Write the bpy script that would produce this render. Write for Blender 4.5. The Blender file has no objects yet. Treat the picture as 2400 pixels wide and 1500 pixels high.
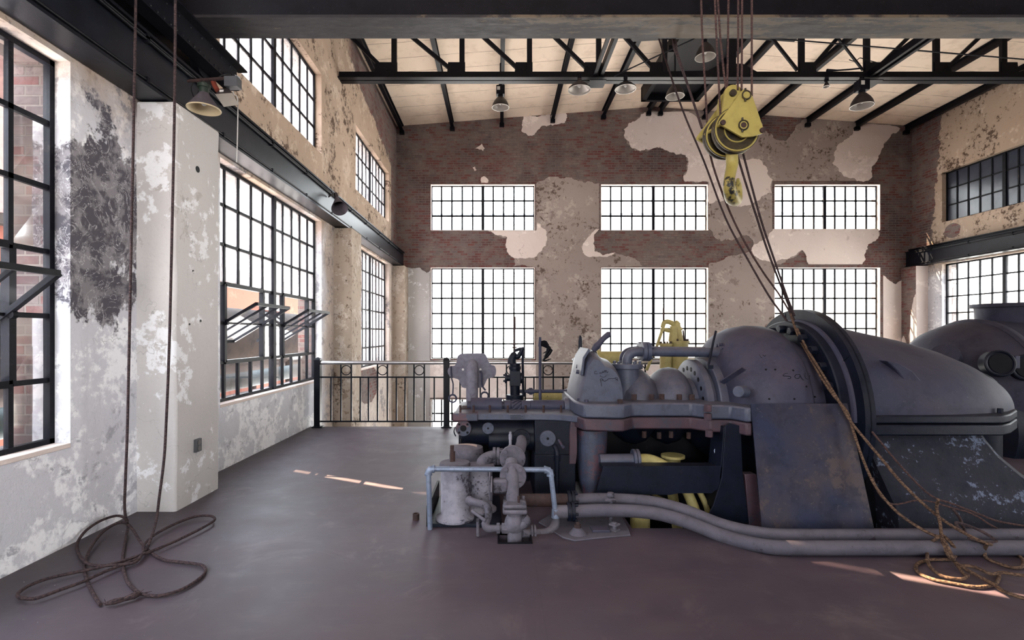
import bpy, bmesh, math, random
from mathutils import Vector, Matrix, noise as mnoise
C = bpy.context.scene.collection
R = random.Random(7)
PI = math.pi
# ---------------------------------------------------------------- camera model (2400 x 1500 frame)
F, CX, CY, H = 1180.0, 1170.0, 783.0, 1.55
def P(px, py, Y):
    return Vector(((px-CX)/F*Y, Y, H-(py-CY)/F*Y))
def FL(px, py, z=0.0):
    Y = (H-z)*F/(py-CY)
    return P(px, py, Y)
V = lambda *a: Vector(a)
def srgb(r, g, b):
    f = lambda c: c/12.92 if c <= .04045 else ((c+.055)/1.055)**2.4
    return (f(r/255), f(g/255), f(b/255), 1.0)

# ---------------------------------------------------------------- mesh builder
class MB:
    def __init__(self): self.bm = bmesh.new()
    def face(self, pts):
        vs = [self.bm.verts.new(p) for p in pts]
        try: return self.bm.faces.new(vs)
        except ValueError: return None
    def box(self, a, b, M=None):
        x0, y0, z0 = a; x1, y1, z1 = b
        pts = [V(x, y, z) for z in (z0, z1) for y in (y0, y1) for x in (x0, x1)]
        if M is not None: pts = [M @ p for p in pts]
        v = [self.bm.verts.new(p) for p in pts]
        for f in ((0,2,3,1),(4,5,7,6),(0,1,5,4),(2,6,7,3),(0,4,6,2),(1,3,7,5)):
            self.bm.faces.new([v[i] for i in f])
        return self
    def bar(self, p0, p1, w, h, up=V(0,0,1), ends=0.0):
        p0, p1 = Vector(p0), Vector(p1); d = p1-p0; L = d.length; d.normalize()
        s = d.cross(up)
        if s.length < 1e-4: s = d.cross(V(0,1,0))
        s.normalize(); u = s.cross(d)
        M = Matrix((( d.x, s.x, u.x, p0.x),(d.y, s.y, u.y, p0.y),(d.z, s.z, u.z, p0.z),(0,0,0,1)))
        return self.box((-ends, -w/2, -h/2), (L+ends, w/2, h/2), M)
    def ring(self, c, u, v, ru, rv, n, a0=0, a1=2*PI, closed=True):
        k = n if closed else n+1
        return [c+u*(ru*math.cos(a0+(a1-a0)*i/n))+v*(rv*math.sin(a0+(a1-a0)*i/n)) for i in range(k)]
    def loft(self, rings, closed=True, caps=(True, True)):
        vr = [[self.bm.verts.new(p) for p in r] for r in rings]
        n = len(vr[0])
        for a, b in zip(vr, vr[1:]):
            for i in range(n if closed else n-1):
                j = (i+1) % n
                try: self.bm.faces.new((a[i], a[j], b[j], b[i]))
                except ValueError: pass
        if caps[0]:
            try: self.bm.faces.new(list(reversed(vr[0])))
            except ValueError: pass
        if caps[1]:
            try: self.bm.faces.new(vr[-1])
            except ValueError: pass
        return self
    def frame(self, d):
        d = Vector(d).normalized()
        u = d.cross(V(0,0,1))
        if u.length < 1e-3: u = V(1,0,0)
        u.normalize(); return d, u, d.cross(u)
    def cyl(self, p0, p1, r0, r1=None, n=20, caps=(True, True)):
        p0, p1 = Vector(p0), Vector(p1); r1 = r0 if r1 is None else r1
        d, u, v = self.frame(p1-p0)
        return self.loft([self.ring(p0,u,v,r0,r0,n), self.ring(p1,u,v,r1,r1,n)], caps=caps)
    def lathe(self, prof, o, axis, n=32, a0=0, a1=2*PI, caps=(True, True)):
        o = Vector(o); d, u, v = self.frame(axis)
        full = abs(a1-a0) > 2*PI-1e-3
        return self.loft([self.ring(o+d*a, u, v, r, r, n, a0, a1, full) for a, r in prof], closed=full, caps=caps if full else (False, False))
    def tube(self, pts, r, n=10, smooth=0, caps=(True, True)):
        pts = [Vector(p) for p in pts]
        rs = list(r) if isinstance(r, (list, tuple)) else [r]*len(pts)
        if smooth: pts, rs = catmull(pts, rs, smooth)
        rings = []; up = None
        for i, p in enumerate(pts):
            t = (pts[min(i+1, len(pts)-1)]-pts[max(i-1, 0)]).normalized()
            if up is None:
                up = t.cross(V(0,0,1))
                if up.length < .05: up = t.cross(V(1,0,0))
            up = (up - t*up.dot(t))
            if up.length < 1e-4: up = t.cross(V(.3,.5,.8))
            up.normalize()
            w = t.cross(up)
            rings.append(self.ring(p, up, w, rs[i], rs[i], n))
        return self.loft(rings, caps=caps)
    def prism(self, poly, vec):
        poly = [Vector(p) for p in poly]; vec = Vector(vec); n = len(poly)
        a = [self.bm.verts.new(p) for p in poly]; b = [self.bm.verts.new(p+vec) for p in poly]
        self.bm.faces.new(list(reversed(a))); self.bm.faces.new(b)
        for i in range(n):
            j = (i+1) % n; self.bm.faces.new((a[i], a[j], b[j], b[i]))
        return self
    def pillow(self, poly, vec, layers=9, p=3.0, anchor=None, k=0.35):
        """an outline given thickness, its two faces rounded over towards the anchor"""
        poly = [Vector(q) for q in poly]; vec = Vector(vec)
        c = Vector(anchor) if anchor is not None else sum(poly, Vector())/len(poly)
        rings = []
        for i in range(layers):
            t = -1+2*i/(layers-1)
            s = 1-k*abs(t)**p
            rings.append([c+(q-c)*s+vec*((t+1)/2) for q in poly])
        return self.loft(rings)
    def hexa(self, p, d, r, h, n=6):
        p = Vector(p); d = Vector(d).normalized()
        return self.cyl(p, p+d*h, r, r, n)
    def ell(self, c, r, nu=24, nv=14):
        c = Vector(c); rings = []
        for i in range(1, nv):
            a = -PI/2+PI*i/nv
            rings.append(self.ring(c+V(0,0,r[2]*math.sin(a)), V(1,0,0), V(0,1,0), r[0]*math.cos(a), r[1]*math.cos(a), nu))
        return self.loft(rings)
    def torus(self, c, axis, Rr, r, n=32, m=10):
        c = Vector(c); d, u, v = self.frame(axis); rings = []
        for i in range(n+1):
            a = 2*PI*i/n; e = u*math.cos(a)+v*math.sin(a)
            rings.append(self.ring(c+e*Rr, e, d, r, r, m))
        return self.loft(rings, caps=(False, False))
    def slab(self, us, vs, holes, mp, w0, w1):
        """grid slab with holes; mp(u,v,w)->point"""
        us = sorted(set(us)); vs = sorted(set(vs)); cache = {}
        def vt(i, j, w):
            k = (i, j, w)
            if k not in cache: cache[k] = self.bm.verts.new(mp(us[i], vs[j], w))
            return cache[k]
        nu, nv = len(us)-1, len(vs)-1
        def solid(i, j):
            if i < 0 or j < 0 or i >= nu or j >= nv: return False
            cu, cv = (us[i]+us[i+1])/2, (vs[j]+vs[j+1])/2
            return not any(h[0] < cu < h[1] and h[2] < cv < h[3] for h in holes)
        for i in range(nu):
            for j in range(nv):
                if not solid(i, j): continue
                self.bm.faces.new((vt(i,j,w0), vt(i+1,j,w0), vt(i+1,j+1,w0), vt(i,j+1,w0)))
                self.bm.faces.new((vt(i,j,w1), vt(i,j+1,w1), vt(i+1,j+1,w1), vt(i+1,j,w1)))
                if not solid(i-1, j): self.bm.faces.new((vt(i,j,w0), vt(i,j+1,w0), vt(i,j+1,w1), vt(i,j,w1)))
                if not solid(i+1, j): self.bm.faces.new((vt(i+1,j,w0), vt(i+1,j,w1), vt(i+1,j+1,w1), vt(i+1,j+1,w0)))
                if not solid(i, j-1): self.bm.faces.new((vt(i,j,w0), vt(i,j,w1), vt(i+1,j,w1), vt(i+1,j,w0)))
                if not solid(i, j+1): self.bm.faces.new((vt(i,j+1,w0), vt(i+1,j+1,w0), vt(i+1,j+1,w1), vt(i,j+1,w1)))
        return self

def catmull(pts, rs, k):
    op, orr = [], []
    n = len(pts)
    for i in range(n-1):
        p0, p1, p2, p3 = pts[max(i-1,0)], pts[i], pts[i+1], pts[min(i+2,n-1)]
        for s in range(k):
            t = s/k
            op.append(0.5*((2*p1)+(p2-p0)*t+(2*p0-5*p1+4*p2-p3)*t*t+(3*p1-p0-3*p2+p3)*t**3))
            orr.append(rs[i]*(1-t)+rs[i+1]*t)
    op.append(pts[-1]); orr.append(rs[-1])
    return op, orr

def arc_elbow(p0, pc, p1, n=8):
    """rounded corner from p0 through corner pc to p1 (quadratic)"""
    p0, pc, p1 = Vector(p0), Vector(pc), Vector(p1)
    return [p0*(1-t)**2+pc*2*t*(1-t)+p1*t*t for t in [i/n for i in range(n+1)]]

# ---------------------------------------------------------------- objects
def root_of(o):
    while o.parent is not None: o = o.parent
    return o
def obj(name, mb, mat, parent=None, origin=None, bevel=0.0, smooth=True, ang=40, label=None, kind=None):
    bm = mb.bm
    bmesh.ops.recalc_face_normals(bm, faces=bm.faces[:])
    off = Vector((0,0,0))
    if parent is not None: off = root_of(parent).location.copy()
    elif origin is not None: off = Vector(origin)
    else:
        xs = [v.co for v in bm.verts]
        lo = V(min(c.x for c in xs), min(c.y for c in xs), min(c.z for c in xs)); hi = V(max(c.x for c in xs), max(c.y for c in xs), max(c.z for c in xs))
        off = V((lo.x+hi.x)/2, (lo.y+hi.y)/2, lo.z)
    bmesh.ops.translate(bm, verts=bm.verts[:], vec=-off)
    me = bpy.data.meshes.new(name); bm.to_mesh(me); bm.free()
    me.materials.append(mat)
    if smooth:
        me.shade_smooth(); me.set_sharp_from_angle(angle=math.radians(ang))
    o = bpy.data.objects.new(name, me); C.objects.link(o)
    if parent is not None: o.parent = parent
    else: o.location = off
    if bevel > 0:
        b = o.modifiers.new('edge', 'BEVEL'); b.width = bevel; b.segments = 2; b.limit_method = 'ANGLE'; b.angle_limit = math.radians(38)
        b.harden_normals = False
    if label: o['label'] = label
    if kind: o['kind'] = kind
    return o
def thing(name, label, cat, loc=(0,0,0), group=None, rotz=0.0):
    o = bpy.data.objects.new(name, None); C.objects.link(o)
    o.location = loc; o.rotation_euler = (0, 0, rotz); o.empty_display_size = .1
    o['label'] = label; o['category'] = cat
    if group: o['group'] = group
    return o
def tag(o, label, cat, group=None, kind=None):
    o['label'] = label; o['category'] = cat
    if group: o['group'] = group
    if kind: o['kind'] = kind
    return o
def struct(name, label, cat, loc=None):
    if loc is None: loc = (0,0,0)
    o = thing(name, label, cat, loc); o['kind'] = 'structure'; return o
def dup(root, loc, label=None, rotz=None):
    r = root.copy(); C.objects.link(r); r.location = loc
    if label: r['label'] = label
    if rotz is not None: r.rotation_euler = (0,0,rotz)
    for ch in list(root.children):
        c = ch.copy(); C.objects.link(c); c.parent = r
        for g in list(ch.children):
            d = g.copy(); C.objects.link(d); d.parent = c
    return r

# ---------------------------------------------------------------- materials
class N:
    """small node-tree writer"""
    def __init__(self, name):
        self.m = bpy.data.materials.new(name); self.m.use_nodes = True
        self.t = self.m.node_tree; self.t.nodes.clear()
        self.out = self.t.nodes.new('ShaderNodeOutputMaterial')
        self.geo = self.t.nodes.new('ShaderNodeNewGeometry')
        self.pos = self.geo.outputs['Position']
    def new(self, typ, **kw):
        n = self.t.nodes.new(typ)
        for k, v in kw.items(): setattr(n, k, v)
        return n
    def link(self, a, b): self.t.links.new(a, b)
    def inp(self, sock, v):
        if hasattr(v, 'is_output') or isinstance(v, bpy.types.NodeSocket): self.link(v, sock)
        else: sock.default_value = v
    def math(self, op, a, b=0.0, c=None, clamp=False):
        n = self.new('ShaderNodeMath', operation=op, use_clamp=clamp)
        self.inp(n.inputs[0], a); self.inp(n.inputs[1], b)
        if c is not None: self.inp(n.inputs[2], c)
        return n.outputs[0]
    def noise(self, scale, detail=6, rough=.6, vec=None, dist=0.0, typ='FBM'):
        n = self.new('ShaderNodeTexNoise'); n.noise_dimensions = '3D'
        n.inputs['Scale'].default_value = scale; n.inputs['Detail'].default_value = min(detail, 5)
        n.inputs['Roughness'].default_value = rough; n.inputs['Distortion'].default_value = dist
        self.link(vec if vec is not None else self.pos, n.inputs['Vector'])
        return n.outputs['Fac']
    def ramp(self, fac, stops, interp='LINEAR'):
        n = self.new('ShaderNodeValToRGB'); n.color_ramp.interpolation = interp
        e = n.color_ramp.elements
        while len(e) > 1: e.remove(e[-1])
        e[0].position = stops[0][0]; e[0].color = stops[0][1] if len(stops[0][1]) == 4 else (*stops[0][1], 1)
        for p, c in stops[1:]:
            k = e.new(p); k.color = c
        self.link(fac, n.inputs['Fac']); return n.outputs['Color']
    def step(self, v, edge, soft=.02):
        n = self.new('ShaderNodeMapRange'); n.interpolation_type = 'SMOOTHSTEP'
        self.inp(n.inputs['Value'], v)
        n.inputs['From Min'].default_value = edge-soft; n.inputs['From Max'].default_value = edge+soft
        return n.outputs['Result']
    def mix(self, fac, a, b, mode='MIX'):
        n = self.new('ShaderNodeMix', data_type='RGBA', blend_type=mode)
        self.inp(n.inputs['Factor'], fac); self.inp(n.inputs['A'], a) if False else None
        self.inp(n.inputs[6], a); self.inp(n.inputs[7], b)
        return n.outputs[2]
    def mapping(self, scale=(1,1,1), vec=None):
        n = self.new('ShaderNodeMapping'); n.inputs['Scale'].default_value = scale
        self.link(vec if vec is not None else self.pos, n.inputs['Vector']); return n.outputs[0]
    def sep(self, v=None):
        n = self.new('ShaderNodeSeparateXYZ'); self.link(v if v is not None else self.pos, n.inputs[0]); return n.outputs
    def comb(self, x, y, z=0.0):
        n = self.new('ShaderNodeCombineXYZ'); self.inp(n.inputs[0], x); self.inp(n.inputs[1], y); self.inp(n.inputs[2], z); return n.outputs[0]
    def bump(self, h, strength=.4, dist=.01):
        n = self.new('ShaderNodeBump'); n.inputs['Strength'].default_value = strength; n.inputs['Distance'].default_value = dist
        self.link(h, n.inputs['Height']); return n.outputs[0]
    def bsdf(self, col, rough=.8, metal=0.0, normal=None, spec=.3):
        n = self.new('ShaderNodeBsdfPrincipled')
        self.inp(n.inputs['Base Color'], col); self.inp(n.inputs['Roughness'], rough); self.inp(n.inputs['Metallic'], metal)
        n.inputs['Specular IOR Level'].default_value = spec
        if normal is not None: self.link(normal, n.inputs['Normal'])
        return n.outputs[0]
    def done(self, sh):
        self.link(sh, self.out.inputs['Surface']); return self.m

def mat_paint(name, col, col2, rust=None, dust=None, rust_amt=.62, dust_amt=.5, rough=.5, metal=0.0, scale=3.0, bump=.25, spec=.4, k=.45, grime=.5):
    """old painted metal: two paint tones, chips of rust, dust lying on what faces up"""
    n = N(name)
    dm = lambda q: None if q is None else (q[0]*k*.93, q[1]*k*.98, q[2]*k*1.16, 1)
    col, col2, rust, dust = dm(col), dm(col2), dm(rust), dm(dust)
    a = n.noise(scale, 6, .65); b = n.noise(scale*7, 5, .7)
    c = n.mix(n.step(a, .5, .18), col, col2)
    g = n.noise(scale*2.7, 5, .75, dist=.5)
    c = n.mix(n.math('MULTIPLY', n.step(g, .55, .10), grime), c, tuple(x*.42 for x in col[:3])+(1,))
    c = n.mix(n.math('MULTIPLY', n.step(n.noise(scale*16, 4, .8), .655, .03), grime), c, tuple(min(1, x*1.9+.03) for x in col2[:3])+(1,))
    if rust is not None:
        mk = n.math('ADD', n.math('MULTIPLY', a, .55), n.math('MULTIPLY', b, .45))
        c = n.mix(n.step(mk, rust_amt, .025), c, rust)
    if dust is not None:
        nz = n.sep(n.geo.outputs['Normal'])[2]
        d = n.math('MULTIPLY', n.math('ADD', n.math('MULTIPLY', n.step(nz, .35, .55), .9), .12), n.step(n.noise(scale*2.2, 6, .7), .42, .2))
        c = n.mix(n.math('MULTIPLY', d, dust_amt), c, dust)
    return n.done(n.bsdf(c, rough, metal, n.bump(b, bump, .006), spec))

def mat_plain(name, col, rough=.6, metal=0.0, spec=.4, k=.6):
    n = N(name); col = tuple(x*k for x in col[:3])+(1,); c = n.mix(n.noise(9, 4, .6), col, tuple(x*.72 for x in col[:3])+(1,))
    return n.done(n.bsdf(c, rough, metal, n.bump(n.noise(40, 3, .6), .15, .004), spec))

def brick_nodes(n, uvec, dark=.86):
    """returns colour, height"""
    b = n.new('ShaderNodeTexBrick'); n.link(uvec, b.inputs['Vector'])
    b.inputs['Scale'].default_value = 1.0; b.inputs['Brick Width'].default_value = .216; b.inputs['Row Height'].default_value = .0735
    b.inputs['Mortar Size'].default_value = .0085; b.inputs['Mortar Smooth'].default_value = .25; b.inputs['Bias'].default_value = 0.0
    b.offset = .5
    b.inputs['Color1'].default_value = (0,0,0,1); b.inputs['Color2'].default_value = (1,1,1,1); b.inputs['Mortar'].default_value = (.5,.5,.5,1)
    fac = b.outputs['Fac']
    rnd = n.sep(b.outputs['Color'])[0]
    big = n.noise(.55, 5, .6); mid = n.noise(2.3, 5, .65); fine = n.noise(26, 4, .7)
    k = lambda r, g, bb: srgb(r*dark, g*dark, bb*dark)
    red = n.mix(rnd, k(132,84,80), k(94,72,74))
    tan = n.mix(rnd, k(172,158,152), k(126,112,110))
    w = n.math('ADD', n.math('MULTIPLY', big, .5), n.math('ADD', n.math('MULTIPLY', mid, .3), n.math('MULTIPLY', rnd, .2)))
    c = n.mix(n.step(w, .50, .10), red, tan)
    c = n.mix(n.math('MULTIPLY', n.step(fine, .6, .1), .45), c, k(66,54,56))
    c = n.mix(n.math('MULTIPLY', n.step(n.noise(3.4, 5, .75), .55, .06), .5), c, k(150,136,128))
    c = n.mix(n.math('MULTIPLY', n.step(n.noise(1.0, 5, .7), .56, .08), .5), c, k(70,60,64))
    mor = n.mix(mid, k(158,146,138), k(104,92,90))
    c = n.mix(fac, c, mor)
    h = n.math('SUBTRACT', 1.0, fac)
    return c, h

def mat_brick(name, plane='XZ', dark=.86):
    n = N(name); s = n.sep()
    u = n.comb(s[0], s[2]) if plane == 'XZ' else n.comb(s[1], s[2]) if plane == 'YZ' else n.comb(n.math('ADD', s[0], s[1]), s[2])
    c, h = brick_nodes(n, u, dark)
    return n.done(n.bsdf(c, .9, 0, n.bump(h, .7, .012), .15))

def plaster_nodes(n, base, light, dark, amt_l=.52, amt_d=.6, sc=1.6, spots=0.0, spotcol=None, soft=.022):
    a = n.noise(sc, 8, .68); b = n.noise(sc*4.2, 7, .7); f = n.noise(38, 5, .7)
    c = n.mix(n.step(n.noise(sc*.45, 3, .5), .5, .25), base, tuple(x*.86 for x in base[:3])+(1,))
    m1 = n.math('ADD', n.math('MULTIPLY', a, .6), n.math('MULTIPLY', b, .4))
    kl = n.step(m1, amt_l, soft); c = n.mix(kl, c, light)
    m2 = n.math('ADD', n.math('MULTIPLY', n.noise(sc*1.3+.37, 8, .7, dist=.4), .62), n.math('MULTIPLY', b, .38))
    kd = n.step(m2, amt_d, soft); c = n.mix(kd, c, dark)
    h = n.noise(11, 4, .72)
    if spots:
        sp = n.step(n.math('ADD', n.math('MULTIPLY', n.noise(9, 7, .75), .6), n.math('MULTIPLY', n.noise(1.3, 3, .5), .4)), spots, .03)
        c = n.mix(sp, c, spotcol)
    c = n.mix(n.math('MULTIPLY', n.step(f, .62, .1), .22), c, tuple(x*.6 for x in base[:3])+(1,))
    ck = n.math('MULTIPLY', n.math('LESS_THAN', n.math('ABSOLUTE', n.math('SUBTRACT', n.noise(.9, 5, .62), .5)), .0022), n.step(a, .5, .1))
    c = n.mix(n.math('MULTIPLY', ck, .4), c, tuple(x*.3 for x in base[:3])+(1,))
    return c, h

def mat_plaster(name, base, light, dark, **kw):
    n = N(name); c, h = plaster_nodes(n, base, light, dark, **kw)
    return n.done(n.bsdf(c, .92, 0, n.bump(h, .6, .012), .12))

def mat_side_wall(name, right=False):
    """peeling plaster on the long walls: pale below, buff and speckled above, scratched dark paint by the near window, brick near the far corner"""
    n = N(name); s = n.sep(); y, z = s[1], s[2]
    wob = n.math('MULTIPLY', n.math('SUBTRACT', n.noise(1.1, 7, .65), .5), 2.0)
    wob2 = n.math('MULTIPLY', n.math('SUBTRACT', n.noise(3.1, 7, .7), .5), 2.0)
    cl, hl = plaster_nodes(n, srgb(218,219,226), srgb(246,247,250), srgb(176,177,185), amt_l=.53, amt_d=.575, sc=2.1, soft=.035)
    cu, hu = plaster_nodes(n, srgb(182,162,144), srgb(198,181,165), srgb(150,130,113), amt_l=.56, amt_d=.60, sc=1.7, spots=.562, spotcol=srgb(92,76,66), soft=.04)
    up = n.step(n.math('ADD', z, n.math('MULTIPLY', wob, .8)), 3.3, .45)
    # far bays are rougher and buff all the way down
    fy = n.step(n.math('ADD', y, n.math('MULTIPLY', wob, .4)), 9.1 if not right else 99.0, .2)
    up = n.math('MAXIMUM', up, n.math('MULTIPLY', fy, .75))
    c = n.mix(up, cl, cu); h = hl
    if not right:
        dy = n.math('DIVIDE', n.math('SUBTRACT', y, 4.05), .55); dz = n.math('DIVIDE', n.math('SUBTRACT', z, 2.45), .95)
        e = n.math('ADD', n.math('MULTIPLY', dy, dy), n.math('MULTIPLY', dz, dz))
        msk = n.step(n.math('SUBTRACT', n.math('ADD', n.math('MULTIPLY', wob2, 1.5), n.math('MULTIPLY', wob, .7)), e), -.80, .10)
        scr = n.step(n.math('ABSOLUTE', n.math('SUBTRACT', n.noise(4.5, 4, .65, dist=1.8), .5)), .010, .009)
        dk = n.mix(n.math('ADD', .25, n.math('MULTIPLY', scr, .75)), srgb(188,186,190), n.mix(n.step(n.noise(5, 5, .7), .52, .06), srgb(88,86,93), srgb(138,135,139)))
        c = n.mix(msk, c, dk)
    bc, bh = brick_nodes(n, n.comb(y, z))
    if not right:
        k1 = n.step(n.math('ADD', y, n.math('MULTIPLY', wob2, .12)), 14.72, .01)
        k1 = n.math('MULTIPLY', k1, n.step(z, 3.7, .02))
        d1 = n.math('SUBTRACT', n.math('SUBTRACT', n.math('ADD', n.math('MULTIPLY', y, .22), n.math('MULTIPLY', wob2, .3)), n.math('SUBTRACT', 9.62, z)), 0.0)
        k2 = n.math('MULTIPLY', n.step(d1, .1, .01), n.step(y, 10.6, .3))
        dy = n.math('DIVIDE', n.math('SUBTRACT', y, 12.2), .95); dz = n.math('DIVIDE', n.math('SUBTRACT', z, .35), .5)
        e = n.math('ADD', n.math('MULTIPLY', dy, dy), n.math('MULTIPLY', dz, dz))
        k3 = n.step(n.math('SUBTRACT', n.math('MULTIPLY', wob2, .6), e), -.9, .02)
        k = n.math('MAXIMUM', n.math('MAXIMUM', k1, k2), k3)
    else:
        e = n.math('ADD', n.math('ADD', y, n.math('MULTIPLY', wob2, .28)), n.math('MULTIPLY', n.math('SUBTRACT', z, 5.9), .10))
        k = n.math('MULTIPLY', n.step(e, 14.62, .01), n.step(z, 3.7, .02))
        dy = n.math('DIVIDE', n.math('SUBTRACT', y, 14.1), .3); dz = n.math('DIVIDE', n.math('SUBTRACT', z, 4.45), .22)
        e2 = n.math('ADD', n.math('MULTIPLY', dy, dy), n.math('MULTIPLY', dz, dz))
        k = n.math('MAXIMUM', k, n.step(n.math('SUBTRACT', n.math('MULTIPLY', wob2, .6), e2), -.8, .02))
    c = n.mix(k, c, bc); h = h
    return n.done(n.bsdf(c, .92, 0, n.bump(h, .65, .013), .12))

def mat_glass(name, tint, clear=.7, milk=.2, dirt=.35, milkcol=(.9,.9,.9,1)):
    n = N(name)
    tr = n.new('ShaderNodeBsdfTransparent'); tr.inputs[0].default_value = tint
    tl = n.new('ShaderNodeBsdfTranslucent'); tl.inputs[0].default_value = milkcol
    df = n.new('ShaderNodeBsdfDiffuse'); df.inputs[0].default_value = srgb(170,165,158)
    gl = n.new('ShaderNodeBsdfGlossy'); gl.inputs['Roughness'].default_value = .06
    fr = n.new('ShaderNodeFresnel'); fr.inputs[0].default_value = 1.45
    m0 = n.new('ShaderNodeMixShader'); m0.inputs[0].default_value = .35; n.link(tl.outputs[0], m0.inputs[1]); n.link(df.outputs[0], m0.inputs[2])
    m1 = n.new('ShaderNodeMixShader')
    d = n.math('ADD', 1-clear, n.math('MULTIPLY', n.math('SUBTRACT', n.noise(2.6, 6, .7), .5), dirt), clamp=True)
    n.link(d, m1.inputs[0]); n.link(tr.outputs[0], m1.inputs[1]); n.link(m0.outputs[0], m1.inputs[2])
    m2 = n.new('ShaderNodeMixShader'); n.link(n.math('MULTIPLY', fr.outputs[0], .6), m2.inputs[0]); n.link(m1.outputs[0], m2.inputs[1]); n.link(gl.outputs[0], m2.inputs[2])
    return n.done(m2.outputs[0])

def mat_floor(name):
    n = N(name); s = n.sep()
    a = n.noise(.8, 7, .65); b = n.noise(3.5, 7, .7); f = n.noise(30, 5, .7)
    c = n.mix(n.step(a, .5, .2), srgb(68,54,64), srgb(54,46,57))
    c = n.mix(n.math('MULTIPLY', n.step(b, .56, .12), .55), c, srgb(70,60,65))
    c = n.mix(n.math('MULTIPLY', n.step(n.noise(1.7, 8, .75, dist=.6), .60, .06), .28), c, srgb(108,94,98))
    streak = n.noise(2.0, 6, .65, vec=n.mapping((1.2, 5.0, 1)))
    c = n.mix(n.math('MULTIPLY', n.step(streak, .58, .1), .35), c, srgb(74,64,68))
    # dark grime and plaster crumbs along the left wall
    gr = n.step(n.math('SUBTRACT', n.math('MULTIPLY', n.math('SUBTRACT', b, .5), .9), n.math('ADD', s[0], 2.72)), .0, .22)
    c = n.mix(n.math('MULTIPLY', gr, .6), c, srgb(50,44,50))
    cr = n.new('ShaderNodeTexVoronoi'); cr.inputs['Scale'].default_value = 16; n.link(n.pos, cr.inputs['Vector'])
    near = n.step(n.math('SUBTRACT', 0.0, n.math('ADD', s[0], 1.9)), .0, .8)
    ck = n.math('MULTIPLY', n.math('LESS_THAN', cr.outputs['Distance'], n.math('MULTIPLY', n.math('SUBTRACT', f, .46), .42)), near)
    c = n.mix(ck, c, srgb(165,160,160))
    # sheet joint lines
    jx = n.math('LESS_THAN', n.math('ABSOLUTE', n.math('SUBTRACT', s[1], 3.74)), .003)
    jx = n.math('MULTIPLY', jx, n.math('LESS_THAN', s[0], -.62))
    jy = n.math('MULTIPLY', n.math('LESS_THAN', n.math('ABSOLUTE', n.math('SUBTRACT', s[0], .245)), .003), n.math('LESS_THAN', s[1], 3.7))
    c = n.mix(n.math('MULTIPLY', n.math('MAXIMUM', jx, jy), .5), c, srgb(48,42,46))
    rg = n.ramp(b, [(.3, (.50,.50,.50,1)), (.7, (.62,.62,.62,1))])
    return n.done(n.bsdf(c, rg, 0, n.bump(b, .25, .006), .6))

def mat_ceiling(name):
    n = N(name); s = n.sep()
    c = n.mix(n.noise(.7, 5, .6), srgb(238,220,200), srgb(222,202,181))
    c = n.mix(n.math('MULTIPLY', n.step(n.noise(3.0, 6, .7), .58, .1), .35), c, srgb(186,164,142))
    q = n.math('FRACT', n.math('DIVIDE', n.math('ADD', s[1], n.math('MULTIPLY', n.math('SUBTRACT', n.noise(.6, 2, .5), .5), .06)), .62))
    ln = n.math('MULTIPLY', n.math('LESS_THAN', q, .028), n.step(n.noise(2.2, 4, .6), .42, .12))
    c = n.mix(n.math('MULTIPLY', ln, .75), c, srgb(120,100,84))
    return n.done(n.bsdf(c, .9, 0, n.bump(n.noise(12, 3, .6), .2, .008), .1))

M = {}
M['wall_side'] = mat_side_wall('peeling_plaster_left')
M['wall_side_r'] = mat_side_wall('peeling_plaster_right', True)
M['brick_x'] = mat_brick('old_brick_back', 'XZ'); M['brick_y'] = mat_brick('old_brick_side', 'YZ'); M['brick_c'] = mat_brick('old_brick_corner', 'XYZ', .95)
M['brick_out'] = mat_brick('outer_brick', 'XYZ', .62)
M['base_coat'] = mat_plaster('plaster_base_coat', srgb(163,150,144), srgb(180,168,161), srgb(136,123,118), amt_l=.56, amt_d=.58, sc=1.5, spots=.578, spotcol=srgb(100,86,78))
M['skim'] = mat_plaster('plaster_skim_coat', srgb(232,218,211), srgb(240,228,222), srgb(206,190,184), amt_l=.56, amt_d=.60, sc=1.2, spots=.70, spotcol=srgb(110,95,86))
M['pil'] = mat_plaster('pilaster_plaster', srgb(196,193,192), srgb(226,227,230), srgb(176,171,169), amt_l=.56, amt_d=.60, sc=1.7, soft=.02)
M['pil_rough'] = mat_plaster('pilaster_rough_plaster', srgb(178,164,150), srgb(192,182,172), srgb(142,126,112), amt_l=.54, amt_d=.57, sc=2.2, spots=.60, spotcol=srgb(92,78,68))
M['floor'] = mat_floor('worn_brown_floor')
M['ceiling'] = mat_ceiling('cream_roof_board')
M['concrete'] = mat_plaster('pit_concrete', srgb(150,140,134), srgb(180,172,168), srgb(112,100,96))
M['steel'] = mat_paint('dark_steel', srgb(38,38,48), srgb(30,32,44), srgb(58,44,42), srgb(80,72,70), .66, .35, .42, 0, 2.5, spec=0.12, k=0.25)
M['beam_blue'] = mat_paint('blue_black_beam_paint', srgb(24,29,42), srgb(38,46,62), srgb(48,42,46), srgb(72,66,66), .70, .3, .36, 0, 2.0, spec=.3, k=.26)
M['girder_old'] = mat_paint('weathered_girder', srgb(58,54,58), srgb(84,76,72), srgb(150,132,112), None, .50, .4, .32, 0, 1.6, .4, .6, k=0.4)
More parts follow.
